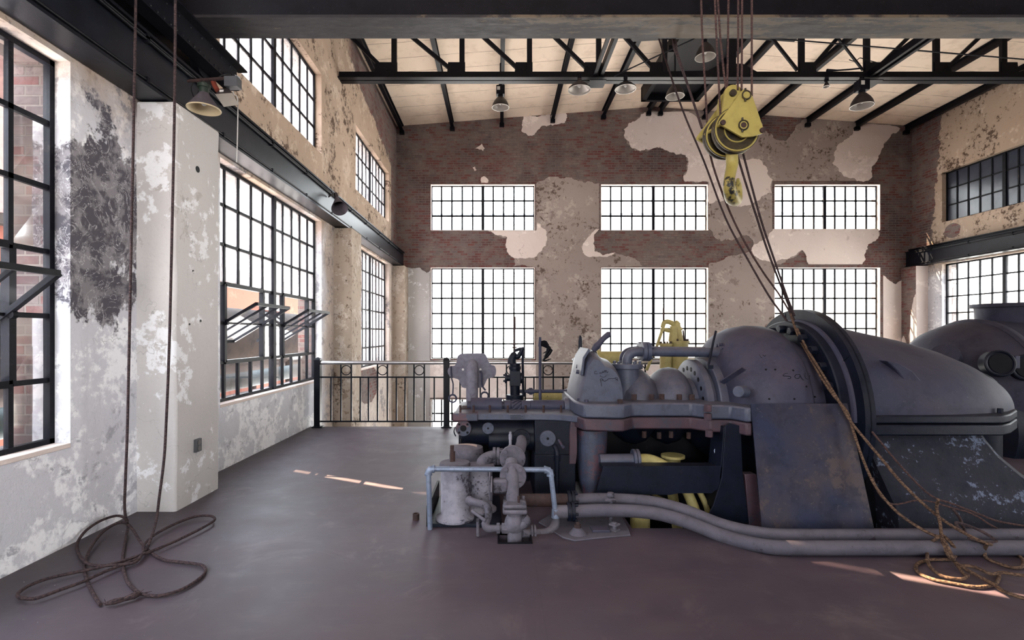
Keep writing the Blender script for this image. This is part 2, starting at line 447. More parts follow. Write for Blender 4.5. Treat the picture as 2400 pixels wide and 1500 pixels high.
def mat_girder():
    n = N('weathered_girder'); s = n.sep()
    a = n.noise(1.1, 6, .72, vec=n.mapping((.9, 5.0, 1))); b = n.noise(14, 5, .75, vec=n.mapping((.5, 1.6, 1)))
    big = n.noise(.45, 3, .5, vec=n.mapping((1, .2, 1)))
    w = n.math('ADD', n.math('ADD', n.math('MULTIPLY', a, .5), n.math('MULTIPLY', b, .28)), n.math('ADD', n.math('MULTIPLY', big, .35), n.math('MULTIPLY', n.step(s[0], .2, 1.8), .10)))
    c = n.mix(n.step(w, .645, .03), n.mix(a, srgb(20,18,24), srgb(36,32,36)), n.mix(b, srgb(104,90,72), srgb(72,63,56)))
    return n.done(n.bsdf(c, n.ramp(b, [(.3,(.45,.45,.45,1)),(.7,(.7,.7,.7,1))]), 0, n.bump(b, .25, .006), .3))
M['girder'] = mat_girder()
M['purlin'] = mat_paint('purlin_paint', srgb(32,31,40), srgb(42,40,48), srgb(60,52,50), None, .66, .3, .4, 0, 2.5, spec=0.12, k=0.24)
M['sash'] = mat_paint('window_steel', srgb(36,38,48), srgb(46,46,54), srgb(86,76,72), None, .60, .3, .5, 0, 6, spec=0.12, k=0.24)
M['rail_black'] = mat_paint('railing_black', srgb(26,30,42), srgb(32,36,48), None, srgb(70,68,70), .7, .25, .35, 0, 3, spec=0.12, k=0.2)
M['alu'] = mat_plain('handrail_metal', srgb(190,188,190), .3, .9, .5, k=1.0)
M['rusty_rope'] = None
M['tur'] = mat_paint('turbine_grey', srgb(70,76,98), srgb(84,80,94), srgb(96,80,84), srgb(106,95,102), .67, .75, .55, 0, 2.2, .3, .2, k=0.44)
M['tur_hood'] = mat_paint('turbine_hood_grey', srgb(60,64,84), srgb(76,70,82), srgb(86,72,76), srgb(92,84,90), .66, .6, .62, 0, 2.0, .3, .2, k=0.46)
M['tur_blue'] = mat_paint('turbine_blue_grey', srgb(72,80,98), srgb(88,92,106), srgb(110,92,92), srgb(130,117,115), .66, .6, .5, 0, 4.0, .35, k=.54)
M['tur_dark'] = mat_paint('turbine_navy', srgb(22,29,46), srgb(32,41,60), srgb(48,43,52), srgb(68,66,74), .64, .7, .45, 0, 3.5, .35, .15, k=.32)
M['tur_red'] = mat_paint('red_primer', srgb(108,72,78), srgb(84,64,74), srgb(66,70,86), srgb(110,98,98), .56, .5, .6, 0, 5.0, .35, k=0.4)
M['tur_chip'] = mat_paint('chipped_blue_paint', srgb(74,82,100), srgb(66,72,90), srgb(112,74,80), srgb(116,106,108), .52, .5, .5, 0, 4.5, .6)
M['black'] = mat_paint('black_and_shade', srgb(22,22,30), srgb(30,30,38), None, srgb(58,54,56), .7, .3, .5, spec=0.12, k=0.25)  # black parts; also stands in for shade on the added backing
M['cloud'] = mat_paint('dusty_grey_plate', srgb(128,122,124), srgb(110,104,108), srgb(84,78,82), None, .66, .3, .8, 0, 5, .3, .2, k=.9)
M['dusty'] = mat_paint('dust_caked_pipe', srgb(122,114,116), srgb(94,89,94), srgb(46,42,46), srgb(136,127,127), .575, .6, .85, 0, 5.0, .5, .2, k=0.62)
M['lag'] = mat_paint('lagged_pipe_grey', srgb(94,88,92), srgb(82,78,84), srgb(42,38,42), srgb(112,103,104), .60, .5, .75, 0, 3.0, .35, .25, k=0.72)
M['tank'] = mat_paint('tank_pale_dust', srgb(148,142,142), srgb(118,114,118), srgb(52,48,54), srgb(150,142,140), .55, .5, .85, 0, 5.0, .5, .2, k=0.92)
M['galv'] = mat_paint('galvanised_pipe', srgb(140,148,158), srgb(120,128,140), srgb(96,88,90), None, .64, .3, .45, .35, 8, .25, k=0.75)
M['plate'] = mat_paint('bare_steel_plate', srgb(46,52,72), srgb(74,66,68), srgb(84,72,68), None, .57, .3, .38, .3, 1.8, .15, .4, k=.75)
M['rust'] = mat_paint('rusty_bolt', srgb(96,68,58), srgb(74,58,56), srgb(50,44,48), srgb(120,104,98), .62, .4, .85, 0, 12, .5, .2)
M['yellow_worn'] = mat_paint('worn_hook_yellow', srgb(206,184,92), srgb(192,170,84), srgb(30,27,26), None, .545, .3, .5, 0, 3.2, .3, .4, k=0.55, grime=.3)
M['yellow'] = mat_paint('crane_yellow', srgb(206,184,92), srgb(192,170,84), srgb(58,48,40), None, .655, .3, .5, 0, 4.0, .3, .4, k=0.58, grime=.22)
M['yellow_dim'] = mat_paint('machine_yellow', srgb(208,188,116), srgb(190,170,100), srgb(112,92,58), None, .62, .3, .55, 0, 6.0, .3, .3, k=0.6, grime=.3)
M['sheave'] = mat_paint('greasy_sheave', srgb(98,82,48), srgb(60,50,40), srgb(40,34,32), None, .55, .3, .4, .2, 9)
M['lamp_out'] = mat_paint('lamp_brown', srgb(66,54,50), srgb(52,44,44), None, srgb(110,98,92), .7, .4, .5, k=0.4)
M['lamp_in'] = mat_plain('lamp_reflector', srgb(196,190,182), .35, .3, .5, k=0.9)
M['lamp_cream'] = mat_plain('lamp_enamel', srgb(214,196,160), .5, 0, .4, k=0.9)
M['lamp_rust'] = mat_paint('lamp_dusty_shade', srgb(120,108,110), srgb(100,90,92), srgb(80,60,54), None, .62, .4, .75)
M['lamp_green'] = mat_plain('lamp_socket_green', srgb(58,72,64), .4)
M['grey_box'] = mat_plain('grey_electric_box', srgb(92,94,100), .5)
M['orange'] = mat_plain('orange_bracket', srgb(150,66,48), .6)
M['white_cord'] = mat_plain('white_cord', srgb(206,204,202), .8, k=0.8)
M['label_white'] = mat_plain('white_tag', srgb(215,213,210), .7, k=0.9)
def mat_rope(name, c1, c2):
    n = N(name); w = n.new('ShaderNodeTexNoise'); w.inputs['Scale'].default_value = 60; n.link(n.mapping((1,1,2.5)), w.inputs['Vector'])
    c = n.mix(n.step(w.outputs['Fac'], .5, .15), c1, c2)
    return n.done(n.bsdf(c, .95, 0, n.bump(w.outputs['Fac'], .8, .006), .1))
M['rope_dark'] = mat_rope('old_brown_rope', srgb(74,60,60), srgb(44,38,42))
M['rope_hemp'] = mat_rope('hemp_rope', srgb(108,86,70), srgb(60,47,42))
M['wire'] = mat_rope('rusty_wire_rope', srgb(86,66,62), srgb(52,42,44))
M['glass_clear'] = mat_glass('window_glass_dirty', (.62,.64,.64,1), .80, .2, .3, (.5,.5,.5,1))
M['glass_milk'] = mat_glass('window_glass_milky', (.98,.93,.95,1), .42, .5, .35, (.95,.91,.93,1))
M['glass_near'] = mat_glass('window_glass_near', (.80,.80,.83,1), .975, .2, .06, (.3,.3,.3,1))
M['glass_dark'] = mat_plain('painted_over_glass', srgb(74,82,100), .22, 0, .5)
M['orange_wall'] = mat_plaster('orange_cladding', srgb(86,48,38), srgb(92,53,43), srgb(66,36,30), amt_l=.58, amt_d=.62, sc=.6)
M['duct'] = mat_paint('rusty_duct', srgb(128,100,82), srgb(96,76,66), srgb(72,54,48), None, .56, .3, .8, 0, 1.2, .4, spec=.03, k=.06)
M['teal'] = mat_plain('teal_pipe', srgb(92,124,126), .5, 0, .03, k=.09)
M['tower'] = mat_paint('rust_tower', srgb(164,110,90), srgb(136,92,78), srgb(90,66,60), None, .58, .3, .8, 0, .5, .3, k=.3)
M['pale_out'] = mat_plain('pale_outside', srgb(226,216,196), .8, k=0.9)
M['pipe_out'] = mat_plain('outdoor_pipe', srgb(120,140,156), .5)
M['outlet'] = mat_plain('outlet_grey', srgb(120,116,116), .5)
SKY, SUN, EXPO = 6.0, 20.0, 1.95
def rivets(root, mat, parent, pts, r):
    o = root.location.copy(); m = MB(); m.ell(o, r, 8, 6); b = obj('rivet', m, mat, parent); b.location = Vector(pts[0])-o
    for p in pts[1:]:
        c = b.copy(); C.objects.link(c); c.parent = parent; c.location = Vector(p)-o
# ================================================================= ROOM
XL, XR, YB, YR = -3.16, 12.70, 15.50, -7.0
ZG, ZE, ZRIDGE, XM = -4.2, 7.95, 8.55, 4.75
YE = 8.43                      # edge of the operating floor
def roof_z(x): return ZE+(ZRIDGE-ZE)*(1-abs(x-XM)/(XM-XL))
WY = [(-4.78,-1.54), (.47,3.71), (5.70,8.96), (11.10,14.44)]       # windows along the side walls
WX = [(-2.11,1.10), (3.13,6.44), (8.47,11.73)]                      # windows along the end walls
ZLO, ZUP, ZBA = (.745,3.555), (4.75,6.17), (-3.25,-.45)
side_holes = [(a,b,*z) for a,b in WY for z in (ZLO, ZUP)]
end_holes = [(a,b,*z) for a,b in WX for z in ((.78,3.60), (4.74,6.16), ZBA)]

def side_wall(name, X, s, mat, label):
    w = struct(name, label, 'wall', (X, 4.0, ZG))
    us = [YR, YB]+[v for a in WY for v in a]; vs = [ZG, ZE]+[*ZLO, *ZUP]
    obj('plaster_face', MB().slab(us, vs, side_holes, lambda u,v,q: V(q,u,v), X, X+s*.18), mat, w, smooth=False)
    obj('brick_facing', MB().slab(us, vs, side_holes, lambda u,v,q: V(q,u,v), X+s*.181, X+s*.42), M['brick_out'], w, smooth=False)
    return w
wl = side_wall('wall_left', XL, -1, M['wall_side'], 'long peeling plaster wall with tall steel windows, left side of hall')
wr = side_wall('wall_right', XR, 1, M['wall_side_r'], 'long plaster wall behind the turbines, right side of hall')
# sills (worn pale ledges)
for X, s, w in ((XL,-1,wl),(XR,1,wr)):
    for a, b in WY:
        obj('window_sill', MB().box((min(X+s*.13, X-s*.006), a+.003, ZLO[0]-.03), (max(X+s*.13, X-s*.006), b-.003, ZLO[0]+.004)), M['skim'], w, bevel=.004)
# pilasters under the crane beams
def pilaster(w, x0, x1, y0, y1, z1, mat, seed):
    r = random.Random(seed); m = MB(); nz = 30
    rings = []
    for i in range(nz+1):
        z = ZG+(z1-ZG)*i/nz
        j = lambda: r.uniform(-.006, .006)
        rings.append([V(x0,y0+j(),z), V(x1+j(),y0+j(),z), V(x1+j(),y1+j(),z), V(x0,y1+j(),z)])
    m.loft(rings)
    return obj('pilaster', m, mat, w, bevel=.02)
for k, (y0, y1) in enumerate(((-.85,-.2), (4.39,5.07), (9.62,10.32))):
    pilaster(wl, XL-.02, -2.82, y0, y1, 3.585, M['pil'] if k < 2 else M['pil_rough'], k)
    pilaster(wr, XR+.02, XR-.33, y0, y1, 3.585, M['pil'], k+9)
pilaster(wl, XL-.02, -2.80, 14.9, YB+.01, 3.585, M['pil_rough'], 31)
pilaster(wr, XR+.02, XR-.33, 14.93, YB+.01, 3.585, M['brick_c'], 32)
# pale plaster skin left on two faces of the far right pilaster
def jag(poly, amp, it, seed):
    r = random.Random(seed); pts = [Vector(p) for p in poly]
    for k in range(it):
        out = []
        for i, p in enumerate(pts):
            q = pts[(i+1) % len(pts)]; out.append(p); d = q-p
            if d.length > .06:
                nrm = V(-d.z, 0, d.x) if abs(d.y) < 1e-6 else V(0, -d.z, d.y)
                out.append((p+q)/2+nrm.normalized()*r.uniform(-1,1)*min(d.length*.22, amp))
        pts = out; amp *= .62
    return pts
xq = XR-.33
obj('plaster_skin', MB().prism(jag([V(xq,15.48,-1), V(xq,15.48,1.0), V(xq,15.40,1.5), V(xq,15.30,1.3), V(xq,15.18,1.1), V(xq,15.12,1.9), V(xq,15.02,2.6), V(xq,14.935,2.9), V(xq,14.935,-1)], .05, 3, 4), V(-.014,0,0)), M['skim'], wr, smooth=False)
obj('plaster_skin', MB().box((xq-.012,14.912,ZG), (XR,14.93,3.57)), M['skim'], wr, smooth=False)

wb = struct('wall_back', 'far end brick wall with broken plaster and three bays of windows', 'wall', (4.75, YB, ZG))
us = [XL-.4, XR+.4, XM]+[v for a in WX for v in a]; vs = [ZG, ZE, .78, 3.60, 4.74, 6.16, *ZBA]
m = MB().slab(us, vs, end_holes, lambda u,v,q: V(u,q,v), YB, YB+.36)
m.prism([V(XL-.4,YB,ZE), V(XR+.4,YB,ZE), V(XM,YB,ZRIDGE+.02)], V(0,.36,0))
obj('brick_face', m, M['brick_x'], wb, smooth=False)
# pale plastered reveals of the openings
for (a, b_, z0, z1) in end_holes:
    rv = MB(); y0, y1 = YB-.006, YB+.14
    for p0, p1 in (((a,y0,z0),(a+.012,y1,z1)),((b_-.012,y0,z0),(b_,y1,z1)),((a,y0,z1-.012),(b_,y1,z1)),((a,y0,z0),(b_,y1,z0+.012))): rv.box(p0, p1)
    obj('reveal_frame', rv, M['skim'], wb, smooth=False)
# plaster layers, outlines given in frame pixels of the wall plane
def wp(pts, crop=None):
    if crop: s, ox, oy = crop; pts = [(ox+x/s, oy+y/s) for x, y in pts]
    return [P(x, y, YB) for x, y in pts]
c1, c2 = (3.75, 900, 240), (3.0, 1380, 240)
def plaster(pts, crop, mat, t, seed, amp=.07, it=4):
    # straight edges against windows / frame stay straight where marked by being axis aligned and long
    poly = wp(pts, crop)
    r = random.Random(seed); out = []
    n = len(poly)
    for i in range(n):
        p, q = poly[i], poly[(i+1) % n]; d = q-p
        straight = (abs(d.x) < .06 or abs(d.z) < .06) and d.length > .9
        seg = [p, q]
        if not straight:
            a = amp
            for k in range(it):
                s2 = []
                for u, v in zip(seg, seg[1:]):
                    s2.append(u); e = v-u
                    if e.length > .05: s2.append((u+v)/2+V(-e.z,0,e.x).normalized()*r.uniform(-1,1)*min(a, e.length*.2))
                s2.append(seg[-1]); seg = s2; a *= .6
        out += seg[:-1]
    return obj('plaster_patch', MB().prism([p+V(0,-.0005*seed%.002,0) for p in out], V(0,-t,0)), mat, wb, smooth=False)
BC, SK = M['base_coat'], M['skim']
plaster([(1225,120),(1460,110),(1462,198),(1395,205),(1340,262),(1275,295),(1208,255),(1215,175)], c1, SK, .02, 1)
plaster([(1472,115),(1592,92),(1590,180),(1480,205)], c1, SK, .02, 2)
plaster([(805,405),(860,365),(870,388),(885,405),(872,428),(845,415)], c1, SK, .02, 3, .02, 2)
plaster([(780,572),(800,565),(815,595),(800,605)], c1, SK, .02, 4, .02, 2)
plaster([(853,665),(880,650),(920,690),(915,706),(853,706)], c1, SK, .02, 5, .02, 2)
col = [(1335,718),(1390,690),(1490,655),(1580,670),(1650,660),(1700,685),(1760,710),(1890,712),(1890,1115),(1845,1165),(1838,1240),(1850,1310),(1920,1345),(2030,1320),(2090,1340),(2200,1370),(2250,1408),(2270,1440)]
col = [(900+x/3.75, 240+y/3.75) for x, y in col]+[(1407,626),(1407,1160),(1256,1160),(1256,626)]+[(900+x/3.75, 240+y/3.75) for x, y in [(1145,1443),(1145,1370),(1080,1310),(1075,1220),(1080,1180),(1000,1170),(915,1128),(1335,1128)]]
plaster(col, None, BC, .016, 6)
plaster([(915,1128),(1335,1128),(1345,1060),(1375,1070),(1420,1120),(1422,1260),(1340,1355),(1145,1370),(1080,1310),(1075,1220),(1080,1185),(1000,1170)], c1, SK, .024, 7, .05)
plaster([(1890,1110),(1845,1130),(1780,1200),(1745,1260),(1745,1320),(1800,1360),(1960,1360),(2030,1320),(1920,1345),(1850,1310),(1838,1240),(1845,1165)], c1, SK, .024, 8, .03)
big = [(390,66),(800,50),(1190,78),(1240,190),(1290,230),(1340,270),(1400,255),(1440,200),(1480,150),(1520,112),(1850,128),(2185,178),(2120,230),(2090,280),(2050,350),(2000,400),(1990,450),(1990,520),(1950,552),(1288,552),(1288,890),(2035,890),(2040,940),(1960,1000),(1940,1060),(1920,1140),(1540,1140),(1500,1040),(1400,1100),(1350,1140),(1302,1146),(1302,2760),(842,2760),(842,1152),(850,1130),(980,1080),(1130,1050),(1160,1020),(1120,940),(1060,945),(940,975),(890,960),(850,892),(836,892),(836,555),(670,555),(690,480),(700,420),(680,370),(560,345),(480,315),(440,330),(360,345),(300,320),(250,250),(245,190),(330,130)]
plaster(big, c2, BC, .016, 9)
plaster([(390,72),(700,66),(760,110),(830,200),(900,330),(1060,395),(1210,410),(1250,460),(1290,545),(1284,640),(1200,685),(1060,735),(950,690),(842,715),(842,560),(672,555),(690,480),(700,420),(680,370),(560,345),(480,315),(440,330),(360,345),(300,320),(250,250),(245,190),(330,130)], c2, SK, .024, 10)
plaster([(1862,181),(1850,230),(1760,290),(1720,370),(1710,430),(1760,490),(1820,530),(1900,552),(1950,552),(1990,520),(1990,450),(2050,350),(2120,230),(2185,185),(2000,150),(1900,170)], c2, SK, .024, 11, .06)
plaster([(1292,892),(2033,892),(2038,940),(1960,1000),(1940,1060),(1920,1138),(1540,1138),(1500,1040),(1400,1100),(1300,1138),(1150,1060),(1160,1000),(1250,960)], c2, SK, .024, 12)
plaster([(2067,1215),(2150,1278),(2203,1248),(2203,2760),(2067,2760)], c2, SK, .02, 13, .03)
plaster([(950,627),(985,628),(1000,640),(1008,634),(1008,1160),(950,1160)], None, M['pil'], .03, 14, .03)
plaster([(1008,846),(1256,846),(1256,932),(1008,932)], None, SK, .02, 15, .0, 0)
plaster([(1407,846),(1661,846),(1661,932),(1407,932)], None, SK, .02, 16, .0, 0)
plaster([(1814,846),(2068,846),(2068,932),(1814,932)], None, SK, .02, 17, .0, 0)

wz = struct('wall_rear', 'plain end wall behind the viewpoint with large openings', 'wall', (4.75, YR, ZG))
obj('plaster_face', MB().slab([XL-.4, XR+.4]+[v for a in WX for v in a], [ZG, ZE+.6, 4.74, 6.16, .78, 3.6], [(*WX[0],4.74,6.16), (*WX[0],.78,3.6)], lambda u,v,q: V(u,q,v), YR, YR-.3), M['concrete'], wz, smooth=False)

# floor of the hall with openings round the machinery
holes = [(1.06,5.6,4.02,6.4), (.0,.235,3.73,3.93)]
m = MB().slab([XL-.1,XR+.1,1.06,5.6,0,.235], [YR-.1,YE,4.02,6.4,3.73,3.93], holes, lambda u,v,q: V(u,v,q), 0.0, -.28)
fl = obj('floor', m, M['floor'], None, origin=(4.7,0,0), smooth=False); tag(fl, 'worn purplish brown operating floor with cracks and dust', 'floor', kind='structure')
fl2 = obj('floor_lower', MB().box((XL-.3,YR,ZG-.2),(XR+.3,YB+.3,ZG)), M['concrete'], None, smooth=False); tag(fl2, 'concrete floor of the lower storey beyond the railing', 'floor', kind='structure')
# roof
m = MB()
for a, b in ((XL-.45, XM), (XM, XR+.45)):
    m.prism([V(a,YR-.3,roof_z(a)), V(b,YR-.3,roof_z(b)), V(b,YR-.3,roof_z(b)+.12), V(a,YR-.3,roof_z(a)+.12)], V(0,YB-YR+.7,0))
ce = obj('ceiling', m, M['ceiling'], None, smooth=False); tag(ce, 'cream boarded low pitched roof underside with joint lines', 'ceiling', kind='structure')

# ---------------------------------------------------------------- windows
wn = [0]
def window(label, org, U, N_, w, h, cols, rows, glass, vents=(), missing=(), inset=.0, tilt=.6, gb=.036, clear_rows=0):
    """org: lower corner on the glass plane, U: unit along width, N_: unit into the room"""
    wn[0] += 1
    t = struct('window_%d' % wn[0], label, 'window', org)
    Z = V(0,0,1); cw, ch = w/cols, h/rows
    at = lambda u, z, d=0: Vector(org)+U*u+Z*z+N_*d
    def bar(m, u0, z0, u1, z1, wid, dep):
        p0, p1 = at(u0,z0), at(u1,z1)
        m.bar(p0, p1, dep if abs(u1-u0) < 1e-6 and False else wid, dep, up=N_)
    covered = set()
    for (c0, c1_, r0, r1) in vents:
        for c in range(c0, c1_):
            for r in range(r0, r1): covered.add((c, r))
    fm = MB()
    for z in (.018, h-.018): bar(fm, 0, z, w, z, .045, .05)
    for u in (.018, w-.018): bar(fm, u, 0, u, h, .045, .05)
    obj('outer_frame', fm, M['sash'], t, smooth=False)
    mu = MB(); bar(mu, w/2, 0, w/2, h, .085, .075)
    obj('mullion', mu, M['sash'], t, smooth=False)
    g = MB()
    for c in range(1, cols):
        if c == cols//2: continue
        r = 0
        while r < rows:
            if (c-1, r) in covered and (c, r) in covered: r += 1; continue
            r2 = r
            while r2 < rows and not ((c-1, r2) in covered and (c, r2) in covered): r2 += 1
            bar(g, c*cw, r*ch, c*cw, r2*ch, gb, .034); r = r2
    for r in range(1, rows):
        c = 0
        while c < cols:
            if (c, r-1) in covered and (c, r) in covered: c += 1; continue
            c2 = c
            while c2 < cols and not ((c2, r-1) in covered and (c2, r) in covered): c2 += 1
            bar(g, c*cw, r*ch, c2*cw, r*ch, gb, .034); c = c2
    obj('glazing_bars', g, M['sash'], t, smooth=False)
    p, p2 = MB(), MB()
    for c in range(cols):
        for r in range(rows):
            if (c, r) in covered or (c, r) in missing: continue
            e = .004
            jit = R.uniform(-.003,.003); j2 = R.uniform(-.003,.003)
            (p2 if r < clear_rows else p).face([at(c*cw+e,r*ch+e,jit), at((c+1)*cw-e,r*ch+e,j2), at((c+1)*cw-e,(r+1)*ch-e,jit), at(c*cw+e,(r+1)*ch-e,j2)])
    obj('panes', p, glass, t, smooth=False)
    if clear_rows: obj('lower_panes', p2, M['glass_near'], t, smooth=False)
    for (c0, c1_, r0, r1) in vents:
        # fixed rim round the opening and a horizontally pivoted sash swung into the room
        rim = MB(); u0, u1, z0, z1 = c0*cw, c1_*cw, r0*ch, r1*ch
        for a, b, c, d in ((u0,z0,u1,z0),(u0,z1,u1,z1),(u0,z0,u0,z1),(u1,z0,u1,z1)): bar(rim, a, b, c, d, .05, .06)
        obj('vent_rim', rim, M['sash'], t, smooth=False)
        zc = (z0+z1)/2; hl = (z1-z0)/2-.02; ca, sa = math.cos(tilt), math.sin(tilt)
        q = lambda u, s: at(u, zc+s*hl*sa, s*hl*ca)
        sm = MB()
        for s in (-1, 1): sm.bar(q(u0+.02,s), q(u1-.02,s), .04, .035, up=N_)
        for u in [u0+.02, u1-.02]: sm.bar(q(u,-1), q(u,1), .04, .035, up=Z)
        for c in range(c0+1, c1_): sm.bar(q(c*cw,-1), q(c*cw,1), .022, .026, up=Z)
        sm.bar(q(u0+.02,0), q(u1-.02,0), .022, .024, up=N_)
        so = obj('vent_sash', sm, M['sash'], t, smooth=False)
        pm = MB(); pm.face([q(u0+.03,-.98), q(u1-.03,-.98), q(u1-.03,.98), q(u0+.03,.98)])
        obj('pane', pm, M['glass_near'], so, smooth=False)
        hg = MB()
        for u in (u0+.005, u1-.005): hg.cyl(at(u-.02,zc,.03), at(u+.02,zc,.03), .028, n=14)
        obj('pivot', hg, M['sash'], so)
    return t
UY, UX, UNX = V(0,1,0), V(1,0,0), V(-1,0,0)
bay = ['bay behind the viewpoint', 'bay nearest the hanging ropes', 'bay beside the black railing post', 'bay in the far corner']
for i, (a, b) in enumerate(WY):
    vents = ((1,4,1,3),(6,9,1,3)) if i in (1, 2) else ()
    if i == 1: vents = ((6,9,1,3),)
    window('tall %s on the left wall, %s' % ('steel window with pivoted vents open' if vents else 'narrow-looking steel window', bay[i]), (XL-.14,a,ZLO[0]), UY, UX, b-a, ZLO[1]-ZLO[0], 10, 6, M['glass_near'] if i == 1 else M['glass_milk'], vents, tilt=math.radians(38 if i == 1 else 31), clear_rows=3 if i == 2 else 0)
    window('high clerestory window over the left crane beam, %s' % bay[i], (XL-.14,a,ZUP[0]), UY, UX, b-a, ZUP[1]-ZUP[0], 10, 3, M['glass_milk'], missing=((1,1),(1,2)) if i == 2 else ())
for i, (a, b) in enumerate(WY):
    window('tall clear window in the right wall, %s' % ('bay behind the grey domed machine' if i == 3 else bay[i]), (XR+.14,b,ZLO[0]), -UY, UNX, b-a, ZLO[1]-ZLO[0], 10, 6, M['glass_clear'] if i > 1 else M['glass_near'])
    window('high window with dark painted panes on the right wall, %s' % ('bay at the far corner' if i == 3 else bay[i]), (XR+.14,b,ZUP[0]), -UY, UNX, b-a, ZUP[1]-ZUP[0], 10, 3, M['glass_dark'])
nm = ['left bay, behind the cloud shaped plate', 'middle bay, behind the yellow valve gear', 'right bay, behind the turbine ring']
for i, (a, b) in enumerate(WX):
    for zz, rows, lab in (((.78,3.60),6,'tall main floor window'), ((4.74,6.16),3,'high three-pane-tall window'), (ZBA,6,'basement window beyond the railing')):
        window('%s in the back wall, %s' % (lab, nm[i]), (a,YB+.15,zz[0]), UX, V(0,-1,0), b-a, zz[1]-zz[0], 10, rows, M['glass_clear'], gb=.046)

# ================================================================= CRANE RUNWAY, ROOF STEEL
def ibeam(m, p0, p1, w, h, tf=.02, tw=.015, up=V(0,0,1)):
    p0, p1 = Vector(p0), Vector(p1)
    m.bar(p0+up*(h/2-tf/2), p1+up*(h/2-tf/2), w, tf, up); m.bar(p0-up*(h/2-tf/2), p1-up*(h/2-tf/2), w, tf, up); m.bar(p0, p1, tw, h-2*tf+.002, up)
def runway(X, s, label):
    t = thing('crane_runway_beam', label, 'steel beam', (X+s*.14, 4.0, 3.6), 'crane runway beams along both walls')
    y0, y1 = YR+.1, YB-.06
    a = MB(); a.box((min(X+s*.20,X+s*.222),y0,3.62),(max(X+s*.20,X+s*.222),y1,4.03)); obj('web', a, M['beam_blue'], t, smooth=False)
    a = MB(); a.box((min(X+s*.012,X+s*.262),y0,3.595),(max(X+s*.012,X+s*.262),y1,3.62)); obj('bottom_flange', a, M['beam_blue'], t, smooth=False)
    a = MB(); a.box((min(X+s*.012,X+s*.262),y0,4.03),(max(X+s*.012,X+s*.262),y1,4.055)); obj('top_flange', a, M['steel'], t, smooth=False)
    a = MB(); a.bar((X+s*.13,y0,4.065),(X+s*.13,y1,4.065),.10,.02); a.bar((X+s*.13,y0,4.09),(X+s*.13,y1,4.09),.02,.05); a.bar((X+s*.13,y0,4.125),(X+s*.13,y1,4.125),.055,.03)
    obj('crane_rail', a, M['steel'], t, smooth=False)
    for zz, rr in ((3.985,.013), (4.01,.010), (3.65,.012)):
        a = MB(); a.cyl((X+s*(.222+rr+.012),y0,zz),(X+s*(.222+rr+.012),y1-.2,zz),rr,n=8)
        y = y0+.7
        while y < y1-.4:
            a.box((min(X+s*.222,X+s*.262),y,zz-rr-.012),(max(X+s*.222,X+s*.262),y+.03,zz+rr+.012)); y += 1.15
        obj('conduit', a, M['steel'], t, smooth=False)
    return t
runway(XL, 1, 'long blue-black crane runway beam with conduits on the left wall pilasters')
runway(XR, -1, 'long dark crane runway beam on the right wall above its windows')

# purlins: label by what they meet
PX = [-2.98,-1.44,.08,1.64,3.20,4.58,4.94,6.30,7.92,9.46,10.97,12.48]
names = ['dark roof purlin lying along the top of the left wall', 'dark roof purlin one bay in from the left wall', 'dark roof purlin right above the boxed pendant lamp near the left', 'dark roof purlin ending at the white plaster scrap under the roof',
 'dark roof purlin between the plaster scrap and the ridge pair', 'left one of the close ridge purlin pair', 'right one of the close ridge purlin pair', 'dark roof purlin passing behind the yellow hook block', 'dark roof purlin just right of the yellow hook block', 'dark roof purlin above the small spot lamp', 'dark roof purlin beside the boxed lamp near the right wall', 'dark roof purlin lying along the top of the right wall']
for x, nme in zip(PX, names):
    m = MB(); z = roof_z(x)-.095
    ibeam(m, (x,YR+.05,z), (x,YB-.03,z), .10, .18)
    m.box((x-.07,YB-.12,z-.19),(x+.07,YB-.01,z-.09))
    o = obj('roof_purlin', m, M['purlin'], None, origin=(x,4.2,z-.09), smooth=False); tag(o, nme, 'roof beam', 'roof purlins')

